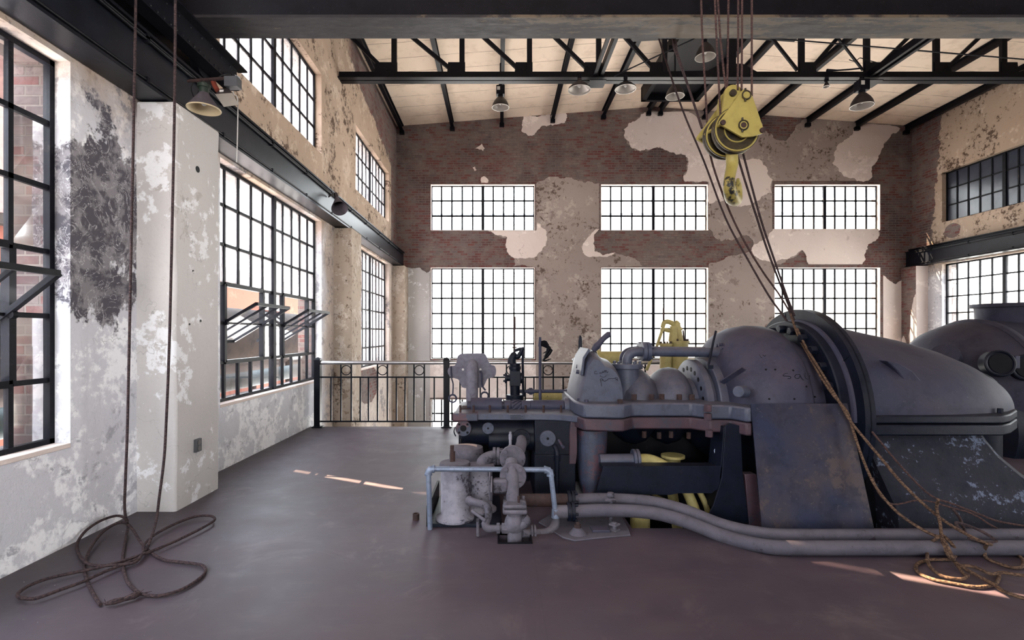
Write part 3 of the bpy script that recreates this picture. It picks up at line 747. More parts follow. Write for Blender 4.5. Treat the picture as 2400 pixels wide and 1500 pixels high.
# truss
YT = 9.97
def truss(YT, label):
    t = thing('roof_truss', label, 'roof truss', (XM,YT,6.55), 'roof trusses')
    a = MB()
    for s in (-1, 1): a.bar((XL+.0,YT+s*.035,6.655),(XR,YT+s*.035,6.655),.02,.14); a.bar((XL,YT+s*.075,6.58),(XR,YT+s*.075,6.58),.12,.018)
    obj('bottom_chord', a, M['purlin'], t, smooth=False)
    tz = lambda x: roof_z(x)-.29
    for x0, x1 in ((XL,XM),(XM,XR)):
        a = MB(); a.bar((x0,YT,tz(x0)),(x1,YT,tz(x1)),.2,.16); obj('top_chord', a, M['purlin'], t, smooth=False)
    pts = [(px-CX)/F*9.97 for px in (924,1083,1241,1403,1557,1714,1878,2031,2194,2351)]
    for i, x in enumerate(pts):
        a = MB(); w = .10 if x != pts[5] else .16
        a.bar((x,YT,6.6),(x,YT,tz(x)),w,.07,up=V(0,1,0)); obj('vertical_post', a, M['purlin'], t, smooth=False)
        side = -1 if i < 5 else 1
        g = MB()
        if i == 5: g.prism([V(x-.65,YT-.012,6.66),V(x+.65,YT-.012,6.66),V(x+.22,YT-.012,6.9),V(x-.22,YT-.012,6.9)],V(0,.024,0))
        else:
            L = .40 if i == 0 else .30
            g.prism([V(x+side*L,YT-.012,6.66),V(x-side*.06,YT-.012,6.66),V(x-side*.06,YT-.012,6.93),V(x+side*L*.92,YT-.012,6.93)],V(0,.024,0))
        go = obj('gusset_plate', g, M['purlin'], t, smooth=False)
        rivets(t, M['steel'], go, [V(x+side*(.03 if i != 5 else .0)+side*q*.05, YT-.016, 6.70+q*.035) for q in range(5)], (.014,.008,.014))
    # diagonals fall towards the middle
    seq = [XL]+pts[:5]
    for x0, x1 in zip(seq, pts[:5]):
        a = MB(); a.bar((x0+.02,YT+.03,tz(x0)-.02),(x1-.12,YT+.03,6.72),.07,.06,up=V(0,1,0)); obj('diagonal', a, M['purlin'], t, smooth=False)
    seq = pts[6:]+[XR]
    for x0, x1 in zip(seq[1:], seq):
        a = MB(); a.bar((x0-.02,YT+.03,tz(x0)-.02),(x1+.12,YT+.03,6.72),.07,.06,up=V(0,1,0)); obj('diagonal', a, M['purlin'], t, smooth=False)
    for i0, i1, w in ((5,6,.055),(6,7,.03)):
        a = MB(); x0, x1 = pts[i0], pts[i1]; a.bar((x0+.1,YT-.04,tz(x0)),(x1-.1,YT-.04,6.75),w,.04,up=V(0,1,0)); obj('counter_brace', a, M['purlin'], t, smooth=False)
    return t, pts
tr, TP = truss(YT, 'black steel roof truss spanning the hall in front of the brick wall')
# longitudinal struts that tie this truss to the next one
for x, lb in ((1.93,'black double strut running back from the truss above the dish lamps'), (7.33,'black double strut running back from the truss above the boxed lamp on the right')):
    t = thing('roof_strut', lb, 'roof strut', (x,7.0,6.6), 'longitudinal roof struts')
    for s in (-1, 1):
        a = MB(); a.bar((x+s*.05,YR+.2,6.66),(x+s*.05,YT+.12,6.66),.03,.15); a.bar((x+s*.075,YR+.2,6.59),(x+s*.075,YT+.12,6.59),.05,.016); obj('channel', a, M['purlin'], t, smooth=False)
    b = MB(); b.box((x-.16,YT-.16,6.50),(x+.16,YT+.16,6.515)); obj('splice_plate', b, M['steel'], t, smooth=False)
# dark framed ridge opening
t = thing('ridge_ventilator', 'dark boxed ridge opening framed in black steel behind the hanging hook', 'roof vent', (4.75,12.0,8.0))
for x0,x1,nme in ((2.9,6.55,'cross_beam'),):
    a = MB(); a.bar((x0,11.1,8.13),(XM,11.1,8.24),.14,.2); a.bar((XM,11.1,8.24),(x1,11.1,8.13),.14,.2); obj(nme, a, M['purlin'], t, smooth=False)
a = MB(); a.box((4.0,11.1,8.1),(4.12,14.2,8.5)); a.box((5.5,11.1,8.1),(5.62,14.2,8.5)); a.box((4.0,14.1,8.1),(5.6,14.2,8.5)); a.box((4.0,11.2,8.28),(5.6,14.2,8.30)); obj('duct_box', a, M['black'], t, smooth=False)
a = MB(); a.bar((3.85,11.2,7.9),(3.9,13.2,8.2),.16,.14); obj('hood', a, M['black'], t, smooth=False)

# bridge girder with its end carriage
t = thing('crane_bridge_girder', 'heavy weathered crane bridge girder crossing the whole room overhead', 'crane girder', (4.7,4.78,4.45))
a = MB(); a.box((XL+.05,4.61,4.45),(XR-.2,4.94,4.475)); obj('bottom_flange', a, M['girder'], t, smooth=False)
a = MB(); a.box((XL+.05,4.66,4.475),(XR-.2,4.69,5.3)); a.box((XL+.05,4.86,4.475),(XR-.2,4.89,5.3)); obj('web', a, M['purlin'], t, smooth=False)
a = MB(); a.box((XL+.05,4.58,5.3),(XR-.2,4.97,5.33)); obj('top_flange', a, M['beam_blue'], t, smooth=False)
t = thing('crane_end_carriage', 'black riveted crane end carriage riding on the left runway rail', 'crane carriage', (-3.0,4.4,4.14))
a = MB(); a.box((-2.885,1.6,4.22),(-2.865,5.5,4.45)); a.box((-3.14,1.6,4.22),(-3.12,5.5,4.45)); a.box((-3.12,5.3,4.24),(-2.885,5.32,4.43)); obj('side_plate', a, M['steel'], t, smooth=False)
a = MB(); a.box((-2.885,1.6,4.432),(-2.78,5.56,4.449)); obj('top_flange', a, M['steel'], t, smooth=False)
a = MB(); a.box((-2.98,1.6,4.205),(-2.84,5.5,4.219)); obj('bottom_flange', a, M['steel'], t, smooth=False)
rivets(t, M['steel'], t, [V(-2.863,2.6+i*.085,4.255) for i in range(34)]+[V(-2.863,2.63+i*.17,4.40) for i in range(17)], (.008,.014,.014))
for y in (2.2, 5.1):
    b = MB(); b.cyl((-3.055,y,4.275),(-2.99,y,4.275),.13,n=28); obj('wheel', b, M['steel'], t)
# ================================================================= STEAM TURBINE
AY, AZ = 5.15, .80
AX = V(1,0,0)
def copies(proto, places):
    """further copies of one small part at other places (same parent, same mesh)"""
    for p in places:
        c = proto.copy(); C.objects.link(c); c.parent = proto.parent; c.location = Vector(p)
def studs(name, pts, axis, r, h, mat, parent, n=6):
    o = root_of(parent).location
    m = MB(); m.hexa(o, axis, r, h, n)
    b = obj(name, m, mat, parent, bevel=r*.12); b.location = Vector(pts[0])-o
    copies(b, [Vector(p)-o for p in pts[1:]])
    return b
tb = thing('steam_turbine', 'huge dusty blue-grey steam turbine with domed casings and bolted flanges on the floor', 'turbine', (2.4,AY,0))
O = V(0,AY,AZ); T = tb
def lat(name, prof, mat, half=None, n=56, parent=None, **k):
    m = MB()
    if half == 'up': m.lathe(prof, O, AX, n, -PI, 0)
    elif half == 'down': m.lathe(prof, O, AX, n, 0, PI)
    else: m.lathe(prof, O, AX, n)
    return obj(name, m, mat, parent or T, **k)
# dome of the low pressure inlet casing
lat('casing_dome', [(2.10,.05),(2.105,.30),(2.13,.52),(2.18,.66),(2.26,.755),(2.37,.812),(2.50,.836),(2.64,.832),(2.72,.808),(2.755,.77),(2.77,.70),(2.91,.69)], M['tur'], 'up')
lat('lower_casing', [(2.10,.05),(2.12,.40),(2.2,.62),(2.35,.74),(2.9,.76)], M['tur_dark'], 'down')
lat('bolted_flange', [(2.905,.60),(2.905,.87),(2.915,.88),(2.985,.88),(2.985,.60)], M['tur_dark'], 'up')
studs('flange_bolt', [V(2.905,AY-.80*math.cos(a),AZ+.80*math.sin(a)) for a in [math.radians(8+13.6*i) for i in range(13)]], -AX, .042, .055, M['tur_dark'], T)
lat('inner_band', [(2.985,.78),(2.985,.868),(3.0,.90),(3.03,.905),(3.055,.885),(3.06,.78)], M['tur'], 'up')
m = MB(); m.lathe([(3.062,.72),(3.062,1.0),(3.075,1.0),(3.075,.72)], O, AX, 72); gr = obj('ring_guard', m, M['tur_dark'], T)
m = MB(); m.lathe([(3.02,.985),(3.02,1.0),(3.11,1.0),(3.11,.985)], O, AX, 72); obj('rim', m, M['tur_dark'], gr)
for a in (35, 100, 140):
    a = math.radians(a); e = V(0,-math.cos(a),math.sin(a)); m = MB(); m.bar(O+AX*3.04+e*.89, O+AX*3.04+e*.985, .05, .012, up=e.cross(AX)); obj('divider', m, M['tur_dark'], gr)
m = MB(); m.bar(P(1983,927,4.32), P(2026,920,4.27), .03, .012, up=V(0,-1,.3)); obj('guard_clip', m, M['tur_dark'], gr)
# exhaust hood
prof = [(3.11,.94,.84),(3.3,.94,.78),(3.6,.93,.71),(3.9,.905,.645),(4.2,.84,.56),(4.45,.74,.46),(4.68,.58,.34),(4.84,.40,.225),(4.93,.22,.12),(4.965,.05,.03)]
m = MB(); rings = []
for x, b, c in prof: rings.append([V(x, AY-b*math.cos(a)*(1 if True else 0), AZ+.06+c*math.sin(a)) for a in [PI*i/40 for i in range(41)]])
m.loft(rings, closed=False, caps=(False, False)); obj('exhaust_hood', m, M['tur_hood'], T)
def hood_out(off):
    h = [(3.12,AY-.97-off),(4.18+off*.4,AY-.97-off),(4.34+off,AY-.88),(4.62+off,AY-.66),(4.88+off,AY-.34),(4.97+off,AY)]
    return h+[(x, 2*AY-y) for x, y in reversed(h[:-1])]
for z0, z1, off, nm in ((.805,.872,.0,'hood_flange'), (.705,.795,.0,'lower_flange')):
    m = MB(); m.prism([V(x,y,z0) for x, y in hood_out(off)], V(0,0,z1-z0)); obj(nm, m, M['tur_dark'], T, bevel=.012)
studs('hood_bolt', [V(4.3,4.32,.872), V(4.55,4.60,.872)], V(0,0,1), .022, .04, M['tur_dark'], T)
# lower exhaust, flaring out towards the floor
m = MB(); rings = []
for z, y, x0, x1 in ((.705,4.36,3.2,4.25),(.62,4.33,3.2,4.28),(.5,4.28,3.2,4.34),(.36,4.21,3.22,4.46),(.22,4.14,3.24,4.62),(.1,4.08,3.26,4.80),(-.3,4.05,3.27,4.95)):
    q = [V(x0,y+.04,z), V(x0+.05,y,z)]+[V(x0+.05+(x1-.1-x0-.05)*i/8, y, z) for i in range(1,9)]+[V(x1,y+.10,z), V(x1+.16,y+.35,z), V(x1+.2,AY,z), V(x1+.1,AY+.8,z), V(x0,AY+.8,z)]
    rings.append(q)
m.loft(rings); obj('lower_exhaust', m, mat_paint('scaled_blue_black', srgb(40,46,62), srgb(58,56,68), srgb(170,182,200), srgb(88,84,88), .575, .5, .75, 0, 3.6, .9, .2, k=.34), T)
m = MB(); m.box((3.13,4.30,-.4),(3.16,5.9,.72)); m.box((3.10,4.36,-.4),(3.3,6.0,.70)); obj('bulkhead', m, M['black'], T, smooth=False)
# lifting lug on the hood
m = MB(); m.prism([P(x,y,4.30) for x, y in ((2078,845),(2108,851),(2140,870),(2164,898),(2174,926),(2150,930),(2136,928),(2126,902),(2104,870))], V(0,.2,0)); obj('lifting_lug', m, M['tur_hood'], T, bevel=.01)
# high pressure end: horizontal joint flange
fo = [(.70,4.69),(.76,4.50),(.99,4.45),(1.10,4.46),(1.21,4.575),(1.74,4.575),(1.80,4.50),(1.86,4.43),(2.03,4.42),(2.10,4.28),(2.15,4.27),(2.16,4.42),(2.9,4.42)]
fo = fo+[(x, 2*AY-y) for x, y in reversed(fo)]
m = MB(); m.prism([V(x,y,.80) for x, y in fo], V(0,0,.125)); obj('joint_flange', m, M['tur_blue'], T, bevel=.016)
m = MB(); m.prism([V(x,y,.685) for x, y in fo], V(0,0,.108)); obj('lower_joint_flange', m, M['tur_red'], T, bevel=.014)
lat('ribbed_casing', [(.80,.30),(1.20,.30),(1.23,.35),(1.29,.395),(1.36,.412),(1.43,.40),(1.49,.36),(1.53,.31),(1.55,.295),(1.57,.31),(1.61,.36),(1.67,.40),(1.74,.412),(1.80,.40),(1.86,.35),(1.89,.30),(1.94,.30)], M['tur_blue'], 'up')
m = MB(); m.cyl(P(1470,940,4.98), P(1470,862,4.98), .122, .118, 32); obj('inlet_neck', m, M['tur_blue'], T)
m = MB(); m.cyl(P(1470,864,4.98), P(1470,852,4.98), .15, .15, 32); nf = obj('neck_flange', m, M['tur_blue'], T, bevel=.006)
c0 = P(1470,852,4.98)
studs('neck_bolt', [c0+V(.128*math.cos(a),.128*math.sin(a),0) for a in [2*PI*i/10 for i in range(10)]], V(0,0,1), .014, .024, M['tur_blue'], nf)
lat('gland_disc', [(1.935,.20),(1.935,.478),(1.945,.49),(2.0,.49),(2.005,.44),(2.05,.43),(2.055,.50),(2.065,.51),(2.15,.51),(2.15,.3)], M['tur_blue'], 'up')
m = MB()
hp = [V(1.934,AY-.40*math.cos(a),AZ+.40*math.sin(a)) for a in [math.radians(20+15*i) for i in range(10)]]
for p in hp: m.cyl(p+AX*.004, p-AX*.002, .022, n=12)
obj('bolt_hole_row', m, M['black'], T)
studs('gland_bolt', [V(2.15,AY-.47*math.cos(a),AZ+.47*math.sin(a)) for a in [math.radians(14+17*i) for i in range(6)]], AX, .03, .045, M['tur_blue'], T)
# steam chest with sloping cover, handle and spindle
ch = [(1341,952),(1350,902),(1358,872),(1364,838),(1379,818),(1396,822),(1410,838),(1427,843),(1440,856),(1450,874),(1456,901),(1457,924),(1455,948),(1438,952)]
base = [P(x,y,4.86) for x, y in ch]
m = MB(); m.pillow([V(p.x,4.62,p.z) for p in base], V(0,.95,0), 13, 2.6, P(1400,952,4.86), .16); obj('steam_chest', m, M['tur_blue'], T, ang=60)
m = MB(); q0, q1 = P(1366,872,4.8), P(1374,822,4.8); m.prism([P(1361,880,4.70),P(1366,838,4.70),P(1380,816,4.70),P(1384,822,4.70),P(1371,842,4.70),P(1368,880,4.70)], V(0,.5,0)); obj('chest_cover', m, M['tur_blue'], T, bevel=.006)
studs('cover_bolt', [P(1357,872,4.78), P(1357,860,5.0)], V(-1,0,.2), .022, .03, M['tur_blue'], T)
m = MB(); m.tube([P(1390,822,4.9),P(1398,812,4.9),P(1404,806,4.9),P(1414,794,4.9),P(1426,784,4.9),P(1431,784,4.9)], [.024,.036,.030,.028,.030,.016], 12, 3); obj('handle', m, M['tur'], T)
m = MB(); m.tube([P(1360,905,5.3),P(1360,800,5.3),P(1360,790,5.3),P(1360,786,5.3)], [.021,.021,.016,.004], 12); obj('spindle', m, M['tur_dark'], T)
# cross-over pipe
for dy, dx in ((0,0),(.34,-8)):
    Yp = 4.98+dy; m = MB()
    pth = [P(1470+dx,855-dy*6,Yp)]+arc_elbow(P(1470+dx,846-dy*6,Yp), P(1470+dx,825-dy*6,Yp), P(1498+dx,824-dy*6,Yp), 8)+[P(1690,826-dy*6,Yp)]
    m.tube(pth, .048, 18); pi = obj('crossover_pipe', m, M['tur'] if dy else M['tur_blue'], T)
    c = P(1512+dx,824-dy*6,Yp)
    m = MB(); m.cyl(c-AX*.035, c+AX*.004, .095, n=28); m.cyl(c+AX*.008, c+AX*.045, .095, n=28); obj('pipe_flange', m, M['tur_blue'], pi, bevel=.004)
    studs('flange_bolt', [c+AX*.045+V(0,.075*math.cos(a),.075*math.sin(a)) for a in [2*PI*i/8+.2 for i in range(8)]], AX, .014, .02, M['tur_blue'], pi)
    c = P(1692,826-dy*6,Yp); m = MB(); m.cyl(c-AX*.01, c+AX*.05, .10, n=28); m.cyl(c+AX*.05, c+AX*.10, .115, n=28); obj('end_flange', m, M['tur'], pi, bevel=.004)
    studs('flange_bolt', [c-AX*.01+V(0,.08*math.cos(a),.08*math.sin(a)) for a in [2*PI*i/8+.2 for i in range(8)]], -AX, .018, .03, M['tur'], pi)
m = MB(); m.tube([P(1678,776,4.93),P(1672,800,4.90),P(1666,830,4.88),P(1660,858,4.75)], .012, 6); m.box(tuple(P(1655,864,4.74)), tuple(P(1672,856,4.70))); obj('strap', m, M['tur_dark'], T)
m = MB(); m.bar(P(1692,897,4.66), P(1744,863,4.46), .05, .012, up=V(.4,-.6,.6)); obj('rib', m, M['tur'], T)
m = MB(); m.cyl(P(1745,918,4.45), P(1730,918,4.36), .055, .05, 20); obj('boss', m, M['tur_blue'], T, bevel=.006)
# nuts on the joint
studs('grey_nut', [P(1358,948,4.72), P(1366,950,4.68), P(1374,952,4.64)], V(0,0,1), .02, .06, M['tur'], T)
studs('rusty_nut', [P(1453,949,4.56), P(1486,937,4.66), P(1527,937,4.66), P(1551,936,4.70), P(1592,937,4.66), P(1622,937,4.66)], V(0,0,1), .026, .05, M['rust'], T)
studs('joint_bolt', [P(1659,985,4.40), P(1662,1024,4.40), P(1659,965,4.40)], V(0,0,1), .035, .06, M['tur_red'], T)
studs('hanging_bolt', [P(1510,1026,4.66), P(1545,1028,4.70), P(1573,1026,4.66), P(1614,1028,4.70)], V(0,0,1), .022, .06, M['rust'], T)
# lower part of the high pressure casing
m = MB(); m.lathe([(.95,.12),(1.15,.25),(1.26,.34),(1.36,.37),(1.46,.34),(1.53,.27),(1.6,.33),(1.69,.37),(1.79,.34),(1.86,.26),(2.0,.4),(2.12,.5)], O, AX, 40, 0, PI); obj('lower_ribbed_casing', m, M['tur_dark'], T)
m = MB(); rings = []
for y, a, b in ((1006,1352,1424),(1040,1353,1422),(1080,1354,1420),(1120,1357,1414),(1150,1363,1402),(1162,1370,1392)):
    c = P((a+b)/2,y,4.78); r = (b-a)/2/F*4.78
    rings.append([V(c.x+r*math.cos(t), c.y-.12*math.sin(t) if math.sin(t) > 0 else c.y-.3*math.sin(t), c.z) for t in [2*PI*i/28 for i in range(28)]])
m.loft(rings); obj('support_apron', m, M['tur_chip'], T)
m = MB(); m.prism([P(1338,985,4.68),P(1352,983,4.68),P(1353,1060,4.68),P(1350,1088,4.68),P(1334,1088,4.68),P(1336,1010,4.68)], V(0,.5,0)); obj('red_bracket', m, M['tur_red'], T, bevel=.006)
m = MB(); m.prism([P(1414,1093,4.36),P(1702,1092,4.36),P(1704,1112,4.36),P(1690,1140,4.36),P(1668,1156,4.36),P(1590,1156,4.36),P(1572,1160,4.36),P(1397,1157,4.36)], V(0,.014,0)); m.box(tuple(P(1414,1096,4.375)), tuple(P(1702,1092,4.55))); obj('skirt_plate', m, M['tur_dark'], T, smooth=False)
m = MB(); m.prism([P(1700,998,4.34),P(1712,992,4.34),P(1736,998,4.34),P(1741,1110,4.34),P(1756,1228,4.34),P(1660,1212,4.34),P(1672,1185,4.34),P(1692,1120,4.34)], V(0,.02,0)); m.prism([P(1697,1000,4.36),P(1711,1000,4.36),P(1711,1200,4.36),P(1680,1200,4.36)], V(0,.25,0)); obj('bracket_plate', m, M['tur_dark'], T, bevel=.003)
m = MB(); m.prism([P(1746,1112,4.33),P(1773,1112,4.33),P(1786,1236,4.33),P(1757,1232,4.33)], V(0,.1,0)); obj('red_channel', m, M['tur_red'], T, bevel=.004)
m = MB(); m.tube([P(1686,1092,4.5),P(1674,1056,4.5),P(1676,1052,4.5),P(1690,1053,4.5)], .006, 6); obj('wire_bracket', m, M['galv'], T)
m = MB(); m.box((.80,5.3,ZG),(2.3,5.95,.66)); m.box((2.3,5.3,ZG),(3.1,5.95,.45)); m.box((.95,5.05,-1.6),(2.1,5.3,.25)); obj('dark_backing', m, M['black'], T, smooth=False)  # black blocks added behind the casing, standing in for the shade under it
m = MB(); m.box((-.42,5.46,0),(.36,5.50,.735)); obj('dark_back_panel', m, M['black'], T, smooth=False)  # black panel added to darken the gap under the pedestal table
# suction pipe, grey then yellow
m = MB(); m.cyl(P(1405,1079,4.62), P(1484,1078,4.62), .058, n=24); gp = obj('suction_pipe', m, M['tur_blue'], T)
m = MB(); m.cyl(P(1482,1077,4.62), P(1489,1077,4.62), .095, n=28); m.cyl(P(1490,1077,4.62), P(1497,1077,4.62), .095, n=28); obj('pipe_flange', m, M['tur_blue'], gp, bevel=.004)
m = MB(); m.tube([P(1497,1078,4.62),P(1520,1078,4.62),P(1545,1086,4.60),P(1575,1104,4.58),P(1600,1135,4.55),P(1614,1160,4.50),P(1630,1200,4.45),P(1640,1240,4.45)], [.055,.055,.052,.05,.048,.046,.046,.046], 18, 4); obj('yellow_bend', m, M['yellow_dim'], T)
m = MB(); m.cyl(P(1577,1070,4.8), P(1577,1110,4.8), .07, n=22); m.cyl(P(1577,1066,4.8), P(1577,1072,4.8), .11, n=22); obj('yellow_outlet', m, M['yellow_dim'], T)
m = MB(); m.cyl(P(1500,1160,4.45), V(P(1500,1160,4.45).x,4.45,-.8), .085, n=26); obj('yellow_pipe', m, M['yellow_dim'], T)
m = MB(); m.tube([P(1638,1150,4.62),P(1652,1178,4.58),P(1660,1205,4.55),P(1664,1250,4.55)], .026, 12, 3); obj('yellow_pipe', m, M['yellow_dim'], T)
m = MB(); m.tube([P(1525,1155,4.6),P(1560,1172,4.6),P(1606,1196,4.6)], .013, 8); obj('yellow_rod', m, M['yellow_dim'], T)
m = MB(); m.tube([P(1575,1150,4.9),P(1583,1200,4.9),P(1590,1260,4.9)], .05, 12); obj('yellow_pipe', m, M['yellow_dim'], T)
# front bearing pedestal
ps = [(-.43,4.76),(.42,4.76),(.58,4.72),(.74,4.62),(.78,4.60),(.78,5.62),(-.43,5.62)]
m = MB(); m.prism([V(x,y,.735) for x, y in ps], V(0,0,.062)); pd = obj('pedestal_table', m, M['tur_blue'], T, bevel=.008)
m = MB(); m.prism([V(x,4.745,.728) for x in ()] or [V(-.44,4.74,.728),V(-.2,4.74,.728),V(-.2,4.9,.728),V(-.44,4.9,.728)], V(0,0,.072)); obj('corner_boss', m, M['tur_chip'], pd, bevel=.01)
m = MB(); m.cyl(V(-.36,5.0,.585), V(.36,5.0,.585), .135, n=32); m.cyl(V(-.1,4.95,.52), V(.36,4.95,.52), .11, n=28); m.box((-.4,5.05,.5),(.36,5.5,.735)); obj('pedestal_drum', m, M['tur_dark'], T)
def face_flange(name, px, py, Yf, r, mat, nb, hole, parent, back=.12):
    c = P(px,py,Yf); m = MB(); m.cyl(c, c+V(0,.03,0), r, n=30); m.cyl(c+V(0,.03,0), c+V(0,back,0), r*.72, n=24)
    f = obj(name, m, mat, parent, bevel=.003)
    studs('flange_bolt', [c+V(r*.72*math.cos(a),0,r*.72*math.sin(a)) for a in [2*PI*i/nb+PI/4 for i in range(nb)]], V(0,-1,0), r*.15, .012, mat if not hole else M['black'], f)
    m = MB(); m.cyl(c+V(0,-.001,0), c+V(0,.002,0), r*(.40 if hole else .17), n=20); obj('bore', m, M['black'], f)
    return f
face_flange('open_flange', 1086, 1004, 4.80, .076, M['tur_chip'], 4, True, T)
face_flange('blind_flange', 1144, 1004, 4.82, .056, M['tur_blue'], 4, False, T)
face_flange('elbow_flange', 1222, 1029, 4.74, .088, M['tur_dark'], 6, False, T)
m = MB(); m.box((.335,4.74,-.02),(.70,5.45,.735)); m.box((.33,4.71,-.02),(.715,5.5,.42)); obj('pedestal_block', m, M['tur_dark'], T, bevel=.008)
face_flange('round_cover', 1284, 1028, 4.71, .074, M['tur_blue'], 6, False, T, .06)
m = MB(); m.tube([P(1300,1046,4.70),P(1305,1056,4.66),P(1306,1075,4.65),P(1306,1168,4.65)], .021, 12, 2); m.cyl(P(1306,1067,4.65), P(1306,1080,4.65), .031, n=14); obj('drain_pipe', m, M['tur_dark'], T)
m = MB(); m.cyl(P(1310,1032,4.72), P(1320,1048,4.58), .015, n=12); obj('stub_tube', m, M['tur_chip'], T)
m = MB()
m.tube([P(1067,1000,4.78),P(1064,1012,4.75),P(1068,1022,4.76)], .006, 6, 3); obj('side_bracket', m, M['tur_dark'], T)
for x in (1077, 1090, 1093):
    m = MB(); m.cyl(P(x,1005,5.3), P(x,1066,5.3), .009, n=8); obj('tie_rod', m, M['tur_dark'], T)
for x0, x1 in ((-.36,-.26),(.2,.3)):
    m = MB(); m.box((x0,5.3,0),(x1,5.5,.55)); obj('pedestal_leg', m, M['tur_dark'], T, bevel=.005)
# camshaft lying on the pedestal
def shaft(name, x0, x1, y, r, mat, Ys=5.1):
    m = MB(); m.cyl(P(x0,y,Ys), P(x1,y,Ys), r, n=26); return obj(name, m, mat, T, bevel=.004)
sh = shaft('shaft', 1095, 1345, 950, .045, M['tur'])
shaft('bearing_cap', 1104, 1177, 950, .078, M['tur'])
shaft('shaft_collar', 1182, 1197, 951, .058, M['tur']); shaft('shaft_collar', 1222, 1243, 951, .056, M['tur'])
m = MB(); c = P(1211,951,5.1)
m.cyl(P(1200,951,5.1), P(1221,951,5.1), .052, n=24)
for k in range(9):
    a0 = 2*PI*k/9
    m.tube([V(P(1200+21*i/8,951,5.1).x, 5.1-.056*math.cos(a0+i*.16), c.z+.056*math.sin(a0+i*.16)) for i in range(9)], .008, 6)
obj('worm_thread', m, M['tur'], T)
shaft('shaft_sleeve', 1243, 1320, 951, .058, M['tur']); shaft('end_collar', 1322, 1344, 953, .085, M['tur_blue'])
m = MB(); m.box(tuple(P(1080,963,5.05)), tuple(P(1106,950,5.25))); obj('bearing_block', m, M['rust'], T, bevel=.008)
studs('rusty_stud', [P(x,968,4.84) for x in (1079,1110,1148,1190,1232,1274,1315)], V(0,0,1), .011, .075, M['rust'], T, 8)
studs('table_stud', [P(x,958,5.4) for x in (1152,1176,1277,1294,1304)], V(0,0,1), .011, .06, M['rust'], T, 8)
m = MB(); m.cyl(P(1210,917,5.55), P(1345,917,5.55), .019, n=14); m.cyl(P(1240,917,5.55), P(1248,917,5.55), .038, n=12); m.cyl(P(1236,917,5.55), P(1252,917,5.55), .028, n=12); obj('control_pipe', m, M['tur'], T)
m = MB(); m.cyl(P(1266,938,5.4), P(1266,812,5.4), .016, n=12); m.cyl(P(1266,812,5.4), P(1266,790,5.4), .022, .012, 12); rd = obj('upright_rod', m, M['tur'], T)
m = MB(); r = random.Random(5)
for k in range(4):
    p = P(1268,802+k*2,5.38); m.tube([p, p+V(.05+.02*k,0,-.02*k), p+V(.08-.02*k,0,-.08-.03*k), p+V(.02+.03*k,0,-.12-.01*k)], [.012,.018,.012,.004], 6, 3)
obj('rag_knot', m, M['black'], rd)
# governor valve
g0 = 5.5
m = MB(); m.cyl(P(1207,946,g0), P(1207,925,g0), .095, n=26); m.cyl(P(1207,928,g0), P(1207,866,g0), .052, .058, 24); m.cyl(P(1207,866,g0), P(1207,858,g0), .066, n=24); m.cyl(P(1207,858,g0), P(1207,851,g0), .058, n=24); m.box(tuple(P(1195,905,g0-.06)), tuple(P(1219,868,g0+.06))); gv = obj('governor_body', m, M['tur_dark'], T, bevel=.004)
for sx_, px in ((-1,1186),(1,1222)):
    m = MB(); c = P(px,886,g0); m.cyl(c, P(1207,886,g0), .035, n=18); m.cyl(c-AX*.012*sx_*-1, c+AX*.012*sx_*-1, .06, n=24); fo_ = obj('side_flange', m, M['tur_dark'], gv, bevel=.003)
    studs('flange_bolt', [c+V(0,.045*math.cos(a),.045*math.sin(a)) for a in [PI/4+PI/2*i for i in range(4)]], AX*sx_, .010, .03, M['tur_dark'], fo_)
m = MB(); m.tube([P(1200,852,g0),P(1200,842,g0),P(1205,832,g0),P(1210,828,g0)], [.05,.045,.04,.02], 14, 3); m.tube([P(1207,834,g0),P(1214,836,g0),P(1220,826,g0),P(1224,818,g0)], [.03,.03,.022,.02], 10, 3); m.tube([P(1206,822,g0),P(1218,818,g0),P(1228,817,g0)], .018, 10); m.tube([P(1225,818,g0),P(1225,845,g0),P(1226,900,g0),P(1227,930,g0)], .014, 8); obj('rocker_arm', m, M['tur_dark'], gv)
m = MB(); m.cyl(P(1206,832,g0), P(1206,742,g0), .009, n=10); m.cyl(P(1206,772,g0), P(1206,742,g0), .015, .011, 10); m.cyl(P(1206,808,g0), P(1206,805,g0), .036, n=14); m.cyl(P(1206,816,g0), P(1206,813,g0), .026, n=14); obj('valve_stem', m, M['rust'], gv)
# cloud-shaped plate on its post
cl = [(500,455),(700,450),(745,470),(765,520),(790,560),(830,575),(845,620),(835,670),(800,690),(760,700),(735,750),(700,785),(540,790),(500,760),(480,710),(430,690),(385,665),(372,620),(395,580),(440,570),(460,530),(470,480)]
cl = [P(960+x/4.167, 720+y/4.167, 5.78) for x, y in cl]
cl2, _ = catmull(cl+[cl[0]], [0]*(len(cl)+1), 4)
t2 = thing('cloud_shaped_plate', 'grey plate with scalloped cloud outline on a thick post behind the bearing pedestal', 'plate', (P(1107,900,5.74).x,5.74,0))
m = MB(); m.prism(cl2[:-1], V(0,.02,0)); obj('plate', m, M['cloud'], t2)
m = MB(); x = t2.location.x; m.tube([V(x,5.86,.9),V(x,5.84,1.16),V(x,5.78,1.20),V(x,5.70,1.15),V(x,5.70,1.0),V(x,5.70,.5),V(x,5.70,.0)], [.05,.055,.06,.068,.068,.068,.068], 22, 3); obj('post', m, M['cloud'], t2)
m = MB(); m.tube([P(1125,872,5.68),P(1127,870,5.66),P(1129,880,5.66),P(1130,903,5.66),P(1138,915,5.66)], .010, 8, 3); m.tube([P(1057,858,5.7),P(1058,885,5.7),P(1062,900,5.7),P(1061,925,5.68)], .008, 8, 3); obj('hook_rod', m, M['tur'], t2)
